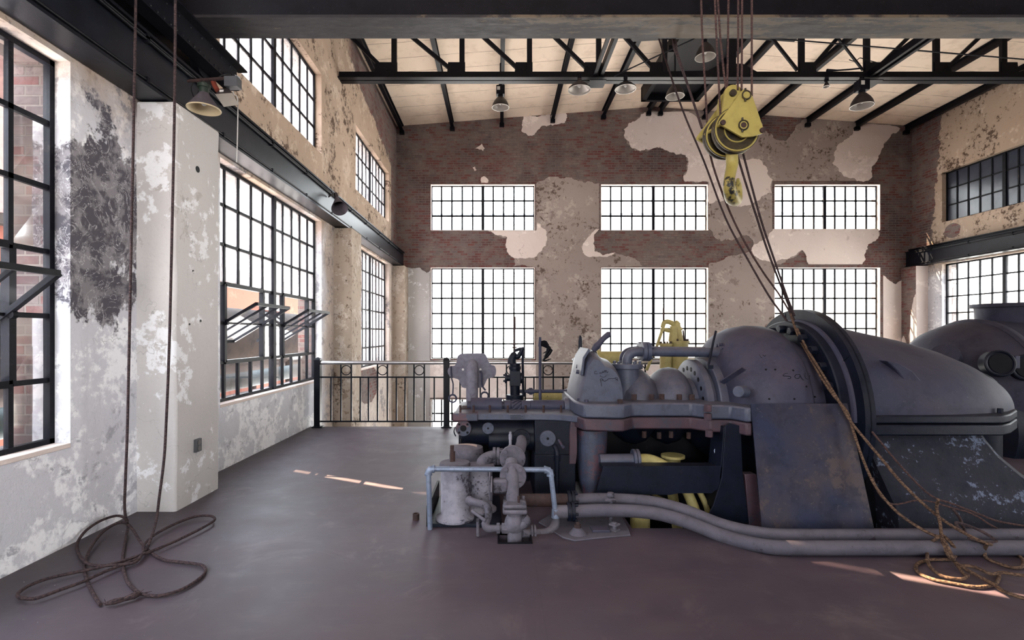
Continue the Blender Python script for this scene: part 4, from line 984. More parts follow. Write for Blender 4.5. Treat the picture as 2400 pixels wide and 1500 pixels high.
for px, py in ((1061,934),(1136,928)):
    m = MB(); m.torus(P(px,py,5.64), V(.15,1,0), .042, .010, 28, 8); obj('hanging_ring', m, M['tur'], t2)
m = MB()
for px in (1085,1126): m.cyl(P(px,866,5.775), P(px,866,5.795), .013, n=12)
obj('bolt_hole', m, M['label_white'], t2)

# ================================================================= COVER PLATE LEANING ON THE TURBINE
m = MB(); q = [P(1786,1246,4.0),P(2049,1246,4.0),P(1986,946,4.27),P(1760,946,4.27)]; q[0].z = q[1].z = .002
m.prism(q, V(0,.010,0)); cp = obj('cover_plate', m, M['plate'], None); tag(cp, 'large bare steel sheet leaning against the turbine front', 'steel plate')
# ================================================================= OIL STRAINERS
t3 = thing('oil_strainer', 'pale dust-caked twin oil strainer tanks on a low base in front of the pedestal', 'tank', (-.3,4.3,0))
m = MB()
pts = [P(1026,1224,4.14),P(1040,1231,4.1),P(1100,1232,4.1),P(1150,1222,4.2)]
m.prism([V(-.56,4.035,0),V(-.02,4.035,0),V(0.02,4.12,0),V(.0,4.75,0),V(-.56,4.75,0)], V(0,0,.03)); obj('base_tray', m, M['tur_dark'], t3, bevel=.005)
def tank(x, y, r, z1, mat, name):
    m = MB(); m.lathe([(.03,r*1.35),(.045,r*1.35),(.06,r*1.12),(.08,r),(z1-.02,r),(z1,r*1.02)], V(x,y,0), V(0,0,1), 36); return obj(name, m, mat, t3)
ta = tank(-.365,4.16,.117,.455,M['tank'],'tank_body'); tc_ = tank(-.165,4.36,.105,.40,M['tank'],'tank_body'); tk = tank(-.30,4.64,.13,.40,M['tank'],'tank_body')
def lid(x, y, r, z, th, parent, mat=M['dusty']):
    m = MB(); m.lathe([(0,.001),(0,r),(th*.3,r*1.0),(th,r*.94),(th*1.15,r*.5),(th*1.2,.001)], V(x,y,z), V(0,0,1), 36, caps=(False,False)); return obj('lid', m, mat, parent)
lid(-.365,4.16,.128,.468,.025,ta); lid(-.165,4.36,.125,.402,.02,tc_); lid(-.30,4.64,.158,.41,.10,tk)
m = MB(); m.box((-.405,4.15,.49),(-.375,4.18,.60)); m.box((-.405,4.15,.60),(-.375,4.18,.63)); m.box((-.38,4.155,.49),(-.365,4.18,.58)); obj('clamp_screw', m, M['rust'], ta, bevel=.003)
m = MB(); m.tube([V(-.05,4.72,.60),P(1222,1035,4.66),P(1219,1054,4.55),P(1204,1067,4.50),P(1180,1071,4.47)]if False else [P(1222,1030,4.72),P(1222,1040,4.62),P(1215,1058,4.52),P(1196,1068,4.47),P(1164,1069,4.44),P(1145,1073,4.42),P(1132,1083,4.40),P(1127,1100,4.37),P(1127,1112,4.36)], [.046,.05,.054,.055,.052,.054,.056,.052,.05], 20, 4); el = obj('elbow_pipe', m, M['dusty'], t3)
m = MB(); c = P(1163,1069,4.44); m.cyl(c-AX*.03, c-AX*.004, .078, n=22); m.cyl(c+AX*.004, c+AX*.03, .078, n=22); obj('pipe_flange', m, M['dusty'], el, bevel=.004)
studs('flange_bolt', [c+AX*.03+V(0,.06*math.cos(a),.06*math.sin(a)) for a in [2*PI*i/6 for i in range(6)]], AX, .013, .03, M['dusty'], el)
m = MB(); m.cyl(P(1196,1060,4.47), P(1196,1012,4.47), .013, .012, 10); m.cyl(P(1196,1050,4.47), P(1196,1043,4.47), .018, n=10); m.cyl(P(1196,1030,4.47), P(1196,1018,4.47), .016, n=10); obj('vent_cock', m, M['tank'], el)
# small drain line round the front of the strainer
m = MB(); m.tube([P(1098,1172,4.06),P(1116,1178,4.0),P(1134,1182,3.96),P(1144,1192,3.94),P(1144,1215,3.92),P(1138,1228,3.90),P(1144,1238,3.88),P(1160,1238,3.87),P(1190,1237,3.85)], [.036,.03,.028,.031,.028,.033,.033,.026,.026], 14, 3); dl = obj('drain_line', m, M['dusty'], t3)
for px, py, Yf in ((1101,1174,4.05),(1168,1238,3.86),(1180,1238,3.86)):
    m = MB(); c = P(px,py,Yf); m.cyl(c-AX*.014, c+AX*.014, .042, n=8); obj('union_nut', m, M['dusty'], dl, bevel=.004)
m = MB(); m.cyl(P(1106,1197,3.88), P(1138,1221,3.80), .014, n=10); m.cyl(P(1120,1216,3.84), P(1120,1256,3.84), .012, n=10); obj('drain_cock', m, M['dusty'], dl)
# ================================================================= FRONT VALVE
t4 = thing('globe_valve', 'dust-covered flanged valve standing in a square floor opening', 'valve', (.118,3.84,0))
vx, vy = .118, 3.84
m = MB(); m.cyl(V(vx,vy,-.25), V(vx,vy,.20), .055, n=24); m.ell(V(vx,vy,.11), (.078,.078,.085), 24, 14); vb = obj('valve_body', m, M['dusty'], t4)
m = MB(); m.box((vx-.092,vy-.09,.20),(vx+.092,vy+.09,.235)); m.box((vx-.088,vy-.086,.24),(vx+.088,vy+.086,.272)); vf = obj('bonnet_flange', m, M['dusty'], t4, bevel=.014)
studs('bonnet_bolt', [V(vx+sx_*.07,vy+sy_*.068,.272) for sx_ in (-1,1) for sy_ in (-1,1)], V(0,0,1), .012, .022, M['dusty'], vf)
m = MB(); m.cyl(V(vx+.03,vy-.02,.27), V(vx+.03,vy-.02,.32), .009, n=8); obj('grease_nipple', m, M['rust'], vf)
m = MB(); m.tube([V(vx-.02,vy+.05,.26),V(vx-.015,vy+.08,.36),V(vx-.02,vy+.12,.46),V(vx-.02,vy+.2,.53)], [.052,.05,.052,.05], 20, 4); bt = obj('bent_pipe', m, M['dusty'], t4)
c = V(vx-.02,vy+.07,.37); m = MB(); m.box((c.x-.15,c.y-.03,c.z-.055),(c.x-.03,c.y+.05,c.z+.055)); obj('side_branch', m, M['dusty'], t4, bevel=.02)
m = MB(); m.cyl(c+V(-.15,0,-.02), c+V(-.165,0,-.02), .10, n=4); m.box((c.x-.178,c.y-.03,c.z-.10),(c.x-.165,c.y+.04,c.z+.10)); obj('branch_flange', m, M['dusty'], t4, bevel=.004)
for zz, yy in ((.435,vy+.10),(.545,vy+.22)):
    m = MB(); cc = V(vx-.01,yy,zz); m.cyl(cc, cc+V(0,.03,0), .105, n=26); ff = obj('pipe_flange', m, M['dusty'], t4, bevel=.004)
    studs('flange_bolt', [cc+V(.08*math.cos(a),0,.08*math.sin(a)) for a in [PI/4+PI/2*i for i in range(4)]], V(0,-1,0), .018, .025, M['dusty'], ff)
m = MB(); m.tube([P(1190,1238,3.84),P(1222,1232,3.80),P(1234,1222,3.80),P(1228,1212,3.80)], [.03,.03,.034,.03], 14, 3); m.cyl(P(1183,1238,3.84), P(1194,1238,3.84), .042, n=8); obj('union_elbow', m, M['dusty'], t4)
m = MB(); m.tube([P(1222,1250,3.86),P(1250,1250,3.92),P(1285,1247,3.95),P(1300,1232,4.0),P(1303,1206,4.08)], [.03,.032,.036,.036,.03], 16, 4); lp = obj('return_elbow', m, M['dusty'], t4)
m = MB(); c = P(1250,1249,3.92); m.cyl(c-AX*.02, c-AX*.003, .062, n=20); m.cyl(c+AX*.003, c+AX*.02, .062, n=20); obj('pipe_flange', m, M['dusty'], lp, bevel=.003)
# square sump frame round the hole in the floor
m = MB()
for a, b in (((-.012,3.718,-.02),(.247,3.73,.008)),((-.012,3.93,-.02),(.247,3.942,.008)),((-.012,3.73,-.02),(0,3.93,.008)),((.235,3.73,-.02),(.247,3.93,.008))): m.box(a, b)
o = obj('sump_frame', m, M['black'], None, smooth=False); tag(o, 'thin black iron frame edging the square floor opening under the valve', 'floor frame')
# ================================================================= PIPE GUARD FRAME
t5 = thing('pipe_guard_frame', 'pale galvanised pipe frame standing in front of the strainers', 'pipe frame', (.0,4.0,0))
Yg = 4.0
a0, a1, a2, a3 = P(1008,1222,Yg), P(1004,1099,Yg), P(1290,1101,Yg), P(1302,1204,Yg)
a0.z = 0.0
for nm, p, q in (('post',a0,a1),('top_rail',a1,a2),('post',a2,a3)):
    m = MB(); m.cyl(p, q, .0205, n=16); obj(nm, m, M['galv'], t5)
for c, d1, d2 in ((a1,V(1,0,0),V(0,0,-1)),(a2,V(-1,0,0),V(0,0,-1))):
    m = MB(); m.tube(arc_elbow(c+d1*.045, c, c+d2*.045, 6), .028, 14); m.cyl(c+d1*.035, c+d1*.05, .031, n=14); m.cyl(c+d2*.035, c+d2*.05, .031, n=14); obj('elbow', m, M['galv'], t5)
m = MB(); m.cyl(a3+V(0,0,.04), a3+V(0,0,-.03), .03, .034, 16); obj('coupling', m, M['galv'], t5)
# iron upstand and short pipe stub beside it
m = MB(); m.prism([V(-.56,4.0,0),V(-.57,4.75,0),V(-.64,4.62,0)], V(0,0,.02)); m.box((-.585,4.05,0),(-.565,4.75,.17)); o = obj('angle_iron', m, M['black'], None, smooth=False); tag(o, 'dark angle iron on the floor beside the strainer base', 'angle iron')
m = MB(); c = FL(975,1218); m.lathe([(0,.028),(.052,.028),(.052,.02),(.02,.02)], c, V(0,0,1), 18, caps=(True,True)); o = obj('pipe_stub', m, M['rust'], None); tag(o, 'short rusty pipe stub in the floor in front of the guard frame', 'pipe stub')
# ================================================================= LAGGED PIPES
def lagged(pts, r, label, k):
    t = thing('lagged_pipe', label, 'pipe', (pts[3].x,pts[3].y,0))
    m = MB(); m.tube(pts, r, 20, 8); obj('pipe_run', m, M['lag'], t)
    c = pts[0]; m = MB(); m.cyl(c-AX*.03, c-AX*.004, r*1.48, n=24); m.cyl(c+AX*.004, c+AX*.03, r*1.48, n=24); f = obj('pipe_flange', m, M['tur_dark'], t, bevel=.004)
    studs('flange_bolt', [c+AX*.03+V(0,r*1.25*math.cos(a),r*1.4*math.sin(a)) for a in [2*PI*i/6+k for i in range(6)]], AX, .011, .022, M['tur_dark'], f)
    m = MB(); m.cyl(c-AX*.03, c-AX*(.42 if k else .14), r*1.05, n=20); obj('inlet_stub', m, M['rust'] if k else M['dusty'], t)
    return t
f1 = [P(1338,1199,4.02),P(1420,1196,4.02),P(1520,1201,4.0),P(1600,1220,3.92),P(1700,1258,3.76)]
for px in (1800,1900,2000,2200,2420,2700): f1.append(FL(px,1284 if px > 1850 else 1281,.055))
lagged(f1, .05, 'front one of two grey lagged pipes curving along the floor before the turbine', 0)
f2 = [P(1338,1172,4.17),P(1420,1170,4.17),P(1520,1176,4.14),P(1600,1195,4.06),P(1700,1233,3.90)]
for px in (1800,1900,2000,2200,2420,2700): f2.append(FL(px,1256 if px > 1850 else 1253,.056))
lagged(f2, .05, 'rear one of two grey lagged pipes, next to the turbine cover plate', 1)
t = thing('pipe_clamp', 'bolted clamp holding the two lagged pipes on the concrete pad', 'pipe clamp', tuple(FL(1425,1216,.012)))
x, y = t.location.x, t.location.y
m = MB(); m.cyl(V(x,4.09,.01), V(x,4.09,.24), .016, n=12); m.cyl(V(x,4.09,.235), V(x,4.09,.262), .03, .026, 14); obj('clamp_bolt', m, M['dusty'], t)
m = MB(); m.prism([V(x-.05,4.05,.20),V(x+.05,4.05,.20),V(x+.03,4.05,.222),V(x-.03,4.05,.222)], V(0,.08,0)); obj('clamp_strap', m, M['dusty'], t, bevel=.004)
m = MB(); m.cyl(V(x,3.955,.01), V(x,3.955,.07), .016, n=12); m.cyl(V(x,3.955,.05), V(x,3.955,.062), .045, n=4); m.cyl(V(x,3.955,.01), V(x,3.955,.02), .045, n=4); obj('foot_bolt', m, M['dusty'], t)
# concrete pad with an anchor bolt
m = MB(); pad = [FL(x,y) for x, y in ((1262,1226),(1318,1262),(1348,1270),(1400,1264),(1478,1257),(1474,1243),(1457,1213),(1418,1200),(1330,1200),(1290,1208))]
m.prism([V(p.x,p.y,0) for p in pad], V(0,0,.012)); o = obj('concrete_pad', m, M['lag'], None, bevel=.004); tag(o, 'broken edged grey concrete pad under the clamped pipes', 'concrete pad')
t = thing('anchor_bolt', 'cone of grout with rusty nut on the concrete pad', 'anchor bolt', tuple(FL(1354,1250,.012)))
c = t.location.copy(); m = MB(); m.lathe([(0,.07),(.02,.05),(.045,.03)], c, V(0,0,1), 16); obj('grout_cone', m, M['lag'], t)
m = MB(); m.hexa(c+V(0,0,.045), V(0,0,1), .026, .022); m.cyl(c+V(0,0,.067), c+V(0,0,.085), .013, n=10); obj('nut', m, M['rust'], t)
m = MB(); m.box((FL(1385,1204).x-.07,3.9,.012),(FL(1385,1204).x+.07,4.0,.03)); o = obj('packing_plate', m, M['tur'], None, bevel=.003); tag(o, 'small square packing plate lying on the concrete pad', 'plate')
# ================================================================= SECOND MACHINE ON THE RIGHT
t6 = thing('generator_casing', 'dark grey domed machine with round hatch covers beyond the turbine hood', 'machine', (7.2,7.2,0))
O2 = V(0,7.2,.72)
m = MB(); m.lathe([(6.02,.05),(6.03,.35),(6.08,.58),(6.18,.76),(6.34,.90),(6.55,.98),(6.72,1.01)], O2, AX, 56); obj('domed_end', m, M['tur_hood'], t6)
m = MB(); m.lathe([(6.70,1.015),(6.73,1.045),(6.80,1.045),(6.83,1.02)], O2, AX, 56); obj('seam_band', m, M['tur_hood'], t6)
m = MB(); m.lathe([(6.82,1.02),(7.4,1.05),(9.5,1.05)], O2, AX, 56); obj('barrel', m, M['tur_hood'], t6)
m = MB(); m.box((6.3,6.5,-.3),(9.4,7.9,.5)); m.lathe([(6.3,.4),(6.4,.8),(9.3,.95)], V(0,7.0,.3), AX, 40); obj('lower_body', m, M['tur_dark'], t6)
m = MB(); m.cyl(V(7.30,7.2,1.6), V(7.30,7.2,1.93), .36, .38, 40); m.cyl(V(7.30,7.2,1.93), V(7.30,7.2,1.98), .43, n=40); obj('top_duct', m, M['tur_hood'], t6)
for px, py, Yh in ((2340,852,6.24),(2402,862,6.26)):
    c = P(px,py,Yh); d = V(-.25,-1,.12).normalized(); m = MB(); m.cyl(c+d*-.1, c+d*.03, .16, n=32); m.torus(c+d*.03, d, .15, .018, 32, 8); h = obj('hatch', m, M['tur_dark'], t6)
    m = MB(); m.cyl(c+d*.03, c+d*.04, .12, n=28); obj('hatch_cover', m, M['black'], h)
    m = MB(); m.box((c.x+.15,c.y-.06,c.z-.06),(c.x+.21,c.y+.04,c.z+.10)); obj('hinge', m, M['tur'], h, bevel=.008)
c = P(2216,838,6.75); d = V(-.8,-.5,.45).normalized(); m = MB(); m.cyl(c-d*.1, c+d*.04, .16, n=28); m.cyl(c+d*.045, c+d*.07, .17, n=28); obj('side_port', m, M['tur_hood'], t6, bevel=.005)
t = thing('exhaust_bend', 'dark rounded pipe bend between the turbine hood and the domed machine', 'pipe bend', (5.6,5.9,0))
m = MB(); m.ell(P(2272,935,5.9), (.30,.3,.34), 28, 18); m.cyl(V(P(2272,935,5.9).x,5.9,.8), V(P(2272,935,5.9).x,5.9,-.3), .28, n=28); obj('bend', m, M['tur_dark'], t)
m = MB(); m.ell(P(2256,876,5.85), (.055,.05,.03), 16, 10); obj('cap', m, M['galv'], t)
# ================================================================= YELLOW MACHINE BEHIND
t7 = thing('yellow_valve_gear', 'yellow painted valve gear with upright cylinders behind the crossover pipe', 'machine', (P(1585,860,7.3).x,7.3,0))
Yv = 7.3
for px, r, y0, y1 in ((1561,.088,806,960),(1592,.125,800,960)):
    m = MB(); m.cyl(P(px,y0,Yv), P(px,y1,Yv), r, n=28); m.cyl(P(px,y0-1,Yv), P(px,y0+4,Yv), r*1.16, n=28); cy_ = obj('cylinder', m, M['yellow_dim'], t7)
    c = P(px,y0-1,Yv); studs('stud', [c+V(r*math.cos(a),r*math.sin(a),0) for a in [2*PI*i/6 for i in range(6)]], V(0,0,1), .014, .03, M['rust'], cy_)
m = MB(); m.tube([P(1578,800,Yv),P(1579,775,Yv),P(1580,765,Yv)], [.07,.055,.06], 16); m.tube([P(1592,800,Yv),P(1590,780,Yv),P(1586,762,Yv),P(1590,755,Yv)], [.06,.05,.055,.04], 14, 3); m.tube([P(1553,768,Yv),P(1556,757,Yv),P(1564,754,Yv),P(1574,757,Yv),P(1582,764,Yv)], [.03,.034,.034,.036,.04], 12, 3); m.tube([P(1548,772,Yv),P(1560,773,Yv),P(1575,776,Yv),P(1597,770,Yv)], [.02,.03,.03,.03], 10, 2); obj('rocker_frame', m, M['yellow_dim'], t7)
m = MB(); m.tube([P(1555,765,Yv-.1),P(1540,810,Yv-.15),P(1515,868,Yv-.2)], .022, 10); obj('link_rod', m, M['yellow_dim'], t7)
for a_, b_ in ((P(1555,765,Yv), P(1555,722,Yv)), (P(1603,800,Yv), P(1601,774,Yv))):
    m = MB(); m.cyl(a_, b_, .012, n=8); obj('spindle', m, M['rust'], t7)
m = MB(); m.cyl(P(1397,842,6.9), P(1470,842,6.9), .11, n=28); m.cyl(P(1397,842,6.9), P(1405,842,6.9), .135, n=28); o = obj('yellow_drum', m, M['yellow_dim'], t7)
m = MB(); m.box((1.25,6.7,0),(3.6,7.7,.55)); obj('bedplate', m, M['tur_dark'], t7, bevel=.01)
m = MB(); m.cyl(P(1250,930,6.6), P(1335,930,6.6), .07, n=24); m.cyl(P(1250,930,6.6), P(1256,930,6.6), .10, n=24); m.box((.5,6.5,0),(.62,6.7,.7)); m.box((.8,6.5,0),(.92,6.7,.7)); o = obj('yellow_cylinder', m, M['yellow_dim'], None); tag(o, 'yellow horizontal cylinder glimpsed behind the camshaft', 'cylinder')

# ---------------------------------------------------------------- scrawls in the dust, screw holes and the name plate
from mathutils.bvhtree import BVHTree
def surf(o):
    me = o.data; off = root_of(o).location
    return BVHTree.FromPolygons([v.co+off for v in me.vertices], [tuple(p.vertices) for p in me.polygons])
def on(tree, px, py, lift=.002):
    d = P(px,py,1.0)-V(0,0,H); loc, nrm, i, dist = tree.ray_cast(V(0,0,H), d.normalized())
    return None if loc is None else loc-d.normalized()*lift
def child(root, name): return [q for q in root.children if q.name.split('.')[0] == name][0]
def strokes(name, tree, lines, r, mat, parent):
    m = MB()
    for ln in lines:
        q = [on(tree, x, y) for x, y in ln]; q = [p for p in q if p is not None]
        if len(q) > 1: m.tube(q, r, 5, 3)
    return obj(name, m, mat, parent)
k8 = lambda pts: [(1350+x/8.683, 840+y/8.683) for x, y in pts]
chest, dome = child(tb, 'steam_chest'), child(tb, 'casing_dome')
tc, td = surf(chest), surf(dome)
strokes('scrawled_lettering', tc, [k8(q) for q in ([(425,265),(390,262),(375,285),(380,310),(405,318),(440,312)], [(500,285),(480,300),(500,310),(525,295),(510,280)], [(535,300),(545,260),(560,290),(585,240),(595,290),(610,235),(630,290),(655,262)], [(505,345),(500,365),(550,382),(605,368),(610,345)], [(490,420),(510,500),(522,570)], [(495,418),(530,415),(540,440),(510,460)], [(545,430),(580,470),(610,450),(640,440),(660,415),(740,410),(820,405)], [(790,400),(840,395),(850,420),(800,435),(850,440),(840,460)])], .0022, M['tur_dark'], chest)
k6 = lambda pts: [(1740+x/6.314, 800+y/6.314) for x, y in pts]
strokes('scrawled_lettering', td, [k6(q) for q in ([(670,470),(625,480),(600,508),(650,515),(705,520),(715,545),(670,552)], [(850,490),(800,490),(775,520),(800,550),(840,540),(855,500),(870,540),(905,575)], [(935,470),(925,510),(940,550),(985,555),(1000,510),(985,470)], [(250,195),(270,230),(290,245)], [(300,200),(330,220),(345,200)])], .0028, M['tur_dark'], dome)
m = MB()
for px, py in ((1795,866),(1817,866),(1859,868),(1890,906),(1803,935),(1862,935),(1910,930)):
    p = on(td, px, py, .001)
    if p is not None: m.ell(p, (.009,.009,.009), 8, 6)
obj('screw_hole_pattern', m, M['black'], dome)
pt = child(tb, 'pedestal_table'); q0, q1 = P(1193,984,4.752), P(1229,971,4.752)
m = MB(); m.box((q0.x,4.748,q0.z),(q1.x,4.759,q1.z)); npl = obj('name_plate', m, M['tur_blue'], pt, bevel=.002)
m = MB()
for i in range(4):
    z = q0.z+(q1.z-q0.z)*(i+.8)/4.6; m.box((q0.x+.012,4.7455,z-.002),(q1.x-.012-(i%2)*.02,4.748,z+.002))
obj('lettering_line', m, M['tur_dark'], npl, smooth=False)
# ================================================================= RAILING ALONG THE FLOOR EDGE
YRL = 8.36
xr = lambda px: (px-CX)/F*YRL
rl = thing('railing', 'black steel railing with bright round handrail along the floor edge', 'railing', (xr(745),YRL,0))
posts = [745+302*i for i in range(8)]
posts = [p for p in posts if xr(p) < XR-.1]
for p in posts:
    x = xr(p); m = MB(); m.box((x-.05,YRL-.05,0),(x+.05,YRL+.05,1.12)); m.loft([[V(x-.055,YRL-.055,1.12),V(x+.055,YRL-.055,1.12),V(x+.055,YRL+.055,1.12),V(x-.055,YRL+.055,1.12)],[V(x-.05,YRL-.05,1.14),V(x+.05,YRL-.05,1.14),V(x+.05,YRL+.05,1.14),V(x-.05,YRL+.05,1.14)],[V(x-.004,YRL-.004,1.165),V(x+.004,YRL-.004,1.165),V(x+.004,YRL+.004,1.165),V(x-.004,YRL+.004,1.165)]])
    m.box((x-.085,YRL-.06,0),(x+.085,YRL+.06,.02)); obj('post', m, M['rail_black'], rl, smooth=False, bevel=.004)
for a, b in zip(posts, posts[1:]+[xr(0)]):
    if b < a: break
    x0, x1 = xr(a)+.05, xr(b)-.05; k = (b-a)/300.0
    m = MB(); m.cyl(V(x0,YRL,1.075), V(x1,YRL,1.075), .033, n=20); obj('handrail', m, M['alu'], rl)
    for z in (.835,.10):
        m = MB(); m.box((x0,YRL-.012,z-.012),(x1,YRL+.012,z+.012)); obj('rail', m, M['rail_black'], rl, smooth=False)
    for o_, long in ((31,0),(54,1),(78,1),(99,0),(118,0),(139,1),(162,1),(183,0),(203,0),(224,1),(248,1),(271,0)):
        x = xr(a+o_*k); m = MB(); m.box((x-.0115,YRL-.0115,.10),(x+.0115,YRL+.0115,1.06 if long else .835)); obj('baluster', m, M['rail_black'], rl, smooth=False)
    for o_ in (66,150.5,236):
        x = xr(a+o_*k); m = MB(); m.torus(V(x,YRL,.95), V(0,1,0), .078, .008, 28, 6); obj('ring', m, M['rail_black'], rl)

# ================================================================= LAMPS
def lamp(label, loc, r, h, kind='dome', top=None, box=False, inner='lamp_in', outer='lamp_out', tilt=0):
    t = thing('pendant_lamp', label, 'lamp', loc, 'industrial lamps under the roof')
    o = Vector(loc)
    if kind == 'dome': prof = [(0,r),(h*.12,r*.985),(h*.35,r*.90),(h*.6,r*.72),(h*.82,r*.48),(h,r*.26)]
    elif kind == 'dish': prof = [(0,r),(h*.14,r*.99),(h*.24,r*.86),(h*.45,r*.66),(h*.62,r*.38),(h*.75,r*.2),(h,r*.16)]
    else: prof = [(0,r),(h*.06,r*.99),(h*.9,r*.34),(h,r*.30)]
    m = MB(); m.lathe(prof, o, V(0,0,1), 36, caps=(False,True)); obj('shade', m, M[outer], t)
    m = MB(); m.lathe([(a-.004 if a > 0 else .001, b*.965) for a, b in prof], o, V(0,0,1), 36, caps=(False,True)); obj('reflector', m, M[inner], t)
    m = MB(); m.torus(o, V(0,0,1), r, .006, 40, 6); obj('rim', m, M[inner], t)
    m = MB(); m.ell(o+V(0,0,h*.5), (r*.2,r*.2,h*.3), 14, 10); obj('bulb', m, M['label_white'], t)
    if box:
        m = MB(); m.cyl(o+V(0,0,h), o+V(0,0,h+.04), r*.3, n=16); m.box(tuple(o+V(-r*.5,-r*.45,h+.03)), tuple(o+V(r*.5,r*.45,h+.24))); b = obj('ballast_box', m, M['steel'], t, bevel=.01)
        m = MB(); m.box(tuple(o+V(-r*.4,-r*.45-.004,h+.12)), tuple(o+V(-r*.05,-r*.45-.0005,h+.20))); obj('data_tag', m, M['label_white'], b, smooth=False)
    z0 = h+.24 if box else h
    if top is not None:
        m = MB(); m.cyl(o+V(0,0,z0-.01), V(o.x,o.y,top), .018, n=10); m.cyl(o+V(0,0,z0-.01), o+V(0,0,z0+.07), .04, n=12); obj('stem', m, M['steel'], t)
    return t
def LP(px, py, Y): return tuple(P(px,py,Y))
pz = lambda x: roof_z(x)-.186
lamp('boxed dome lamp hanging under the roof left of the dish lamps', LP(1173,252,12.0), .20, .26, 'dome', pz(.03), True)
lamp('wide dark dish lamp under the truss, first of the two dishes', LP(1358,211,9.82), .215, .23, 'dish', 6.575)
lamp('wide dark dish lamp under the truss, next to the black strut', LP(1466,209,9.86), .20, .20, 'dish', 6.575, outer='steel')
lamp('dome lamp crossed by the slanting hemp rope', LP(1582,226,11.0), .195, .27, 'dome', 8.2)
lamp('dome lamp high in the dark ridge opening above the truss chord', LP(1653,134,10.7), .205, .30, 'dome', 8.38)
lamp('boxed dome lamp hung from the right strut near the right wall', LP(2020,249,9.85), .20, .26, 'dome', 6.5, True)
lamp('tiny spot lamp fixed under the truss chord', LP(1937,203,9.95), .06, .10, 'cone', 6.575)
t = lamp('dusty cone lamp with green socket hung beside the crane carriage', LP(478,256,4.55), .136, .145, 'cone', None, False, 'lamp_cream', 'lamp_rust')
o = t.location.copy(); h = .145
m = MB(); m.cyl(o+V(0,0,h-.01), o+V(0,0,h+.075), .040, n=18); m.cyl(o+V(0,0,h+.045), o+V(0,0,h+.075), .054, n=18); m.cyl(o+V(0,0,h+.075), o+V(0,0,h+.10), .036, .02, 14); obj('socket', m, M['lamp_green'], t)
m = MB(); m.tube([o+V(0,0,h+.09), o+V(0,0,.262), o+V(-.02,0,.275)], .012, 8); obj('stem', m, M['rust'], t)
# bracket arm that carries the lamp, the floodlight and the pull cord
br = thing('lamp_bracket', 'rusty pipe bracket arm with grey switch box on the crane carriage', 'bracket', tuple(P(545,184,4.55)))
m = MB(); m.cyl(P(440,190,4.55), P(548,182,4.55), .014, n=12); obj('arm', m, M['rust'], br)
m = MB(); m.box(tuple(P(537,212,4.59)), tuple(P(555,177,4.50))); bx = obj('switch_box', m, M['grey_box'], br, bevel=.004)
m = MB(); q = P(548,178,4.57); m.bar(q, V(-2.80,5.42,4.30), .02, .03); obj('hanger', m, M['steel'], br, smooth=False)
m = MB(); m.tube([P(498,186,4.57),P(503,200,4.57),P(510,212,4.55)], .022, 10, 3); obj('orange_arm', m, M['orange'], br)
m = MB(); m.tube([P(445,182,4.56),P(470,186,4.56),P(500,188,4.56),P(520,176,4.56),P(540,172,4.56),P(545,180,4.56)], .005, 6, 4); m.tube([P(455,190,4.56),P(448,205,4.57),P(452,222,4.58),P(458,230,4.56),P(466,212,4.56)], .005, 6, 4); obj('cable', m, M['black'], br)
fl_ = thing('floodlight', 'grey trapezoid floodlight with white tag beside the cone lamp', 'lamp', tuple(P(528,228,4.52)))
m = MB(); f0 = [P(504,221,4.50),P(545,218,4.50),P(560,246,4.38),P(525,251,4.38)]; bk = [P(516,208,4.58),P(535,206,4.58),P(545,222,4.58),P(520,224,4.58)]
m.loft([f0, bk], caps=(False,True)); obj('housing', m, M['lamp_out'], fl_, smooth=False)
m = MB(); m.face([p+V(0,-.003,0) for p in f0]); obj('glass_face', m, M['lamp_in'], fl_, smooth=False)
m = MB(); q = P(520,214,4.535); m.box((q.x-.018,q.y-.006,q.z-.012),(q.x+.018,q.y-.002,q.z+.012)); obj('tag', m, M['label_white'], fl_, smooth=False)
m = MB(); m.tube([P(546,214,4.54),P(549,222,4.52),P(557,233,4.50),P(557,300,4.50),P(555,372,4.50),P(554,379,4.50)], [.005]*5+[.008], 8, 4); o_ = obj('pull_cord', m, M['white_cord'], None); tag(o_, 'thin white pull cord hanging from the grey switch box', 'cord')
# side lamp on the beam further along
sl = thing('beam_lamp', 'small dark cone lamp clamped to the left crane beam near the far window', 'lamp', tuple(P(790,470,8.6)))
a_, b_ = P(789,462,8.62), P(796,489,8.40)
m = MB(); d_ = (b_-a_).normalized(); m.lathe([(0,.03),((b_-a_).length*.3,.05),((b_-a_).length,.135)], a_, d_, 24, caps=(True,False)); obj('shade', m, M['lamp_rust'], sl)
m = MB(); m.cyl(a_-d_*.10, a_+d_*.02, .035, n=14); m.tube([a_-d_*.08, P(775,458,8.62), P(770,462,8.62)], .013, 8); obj('socket', m, M['lamp_out'], sl)

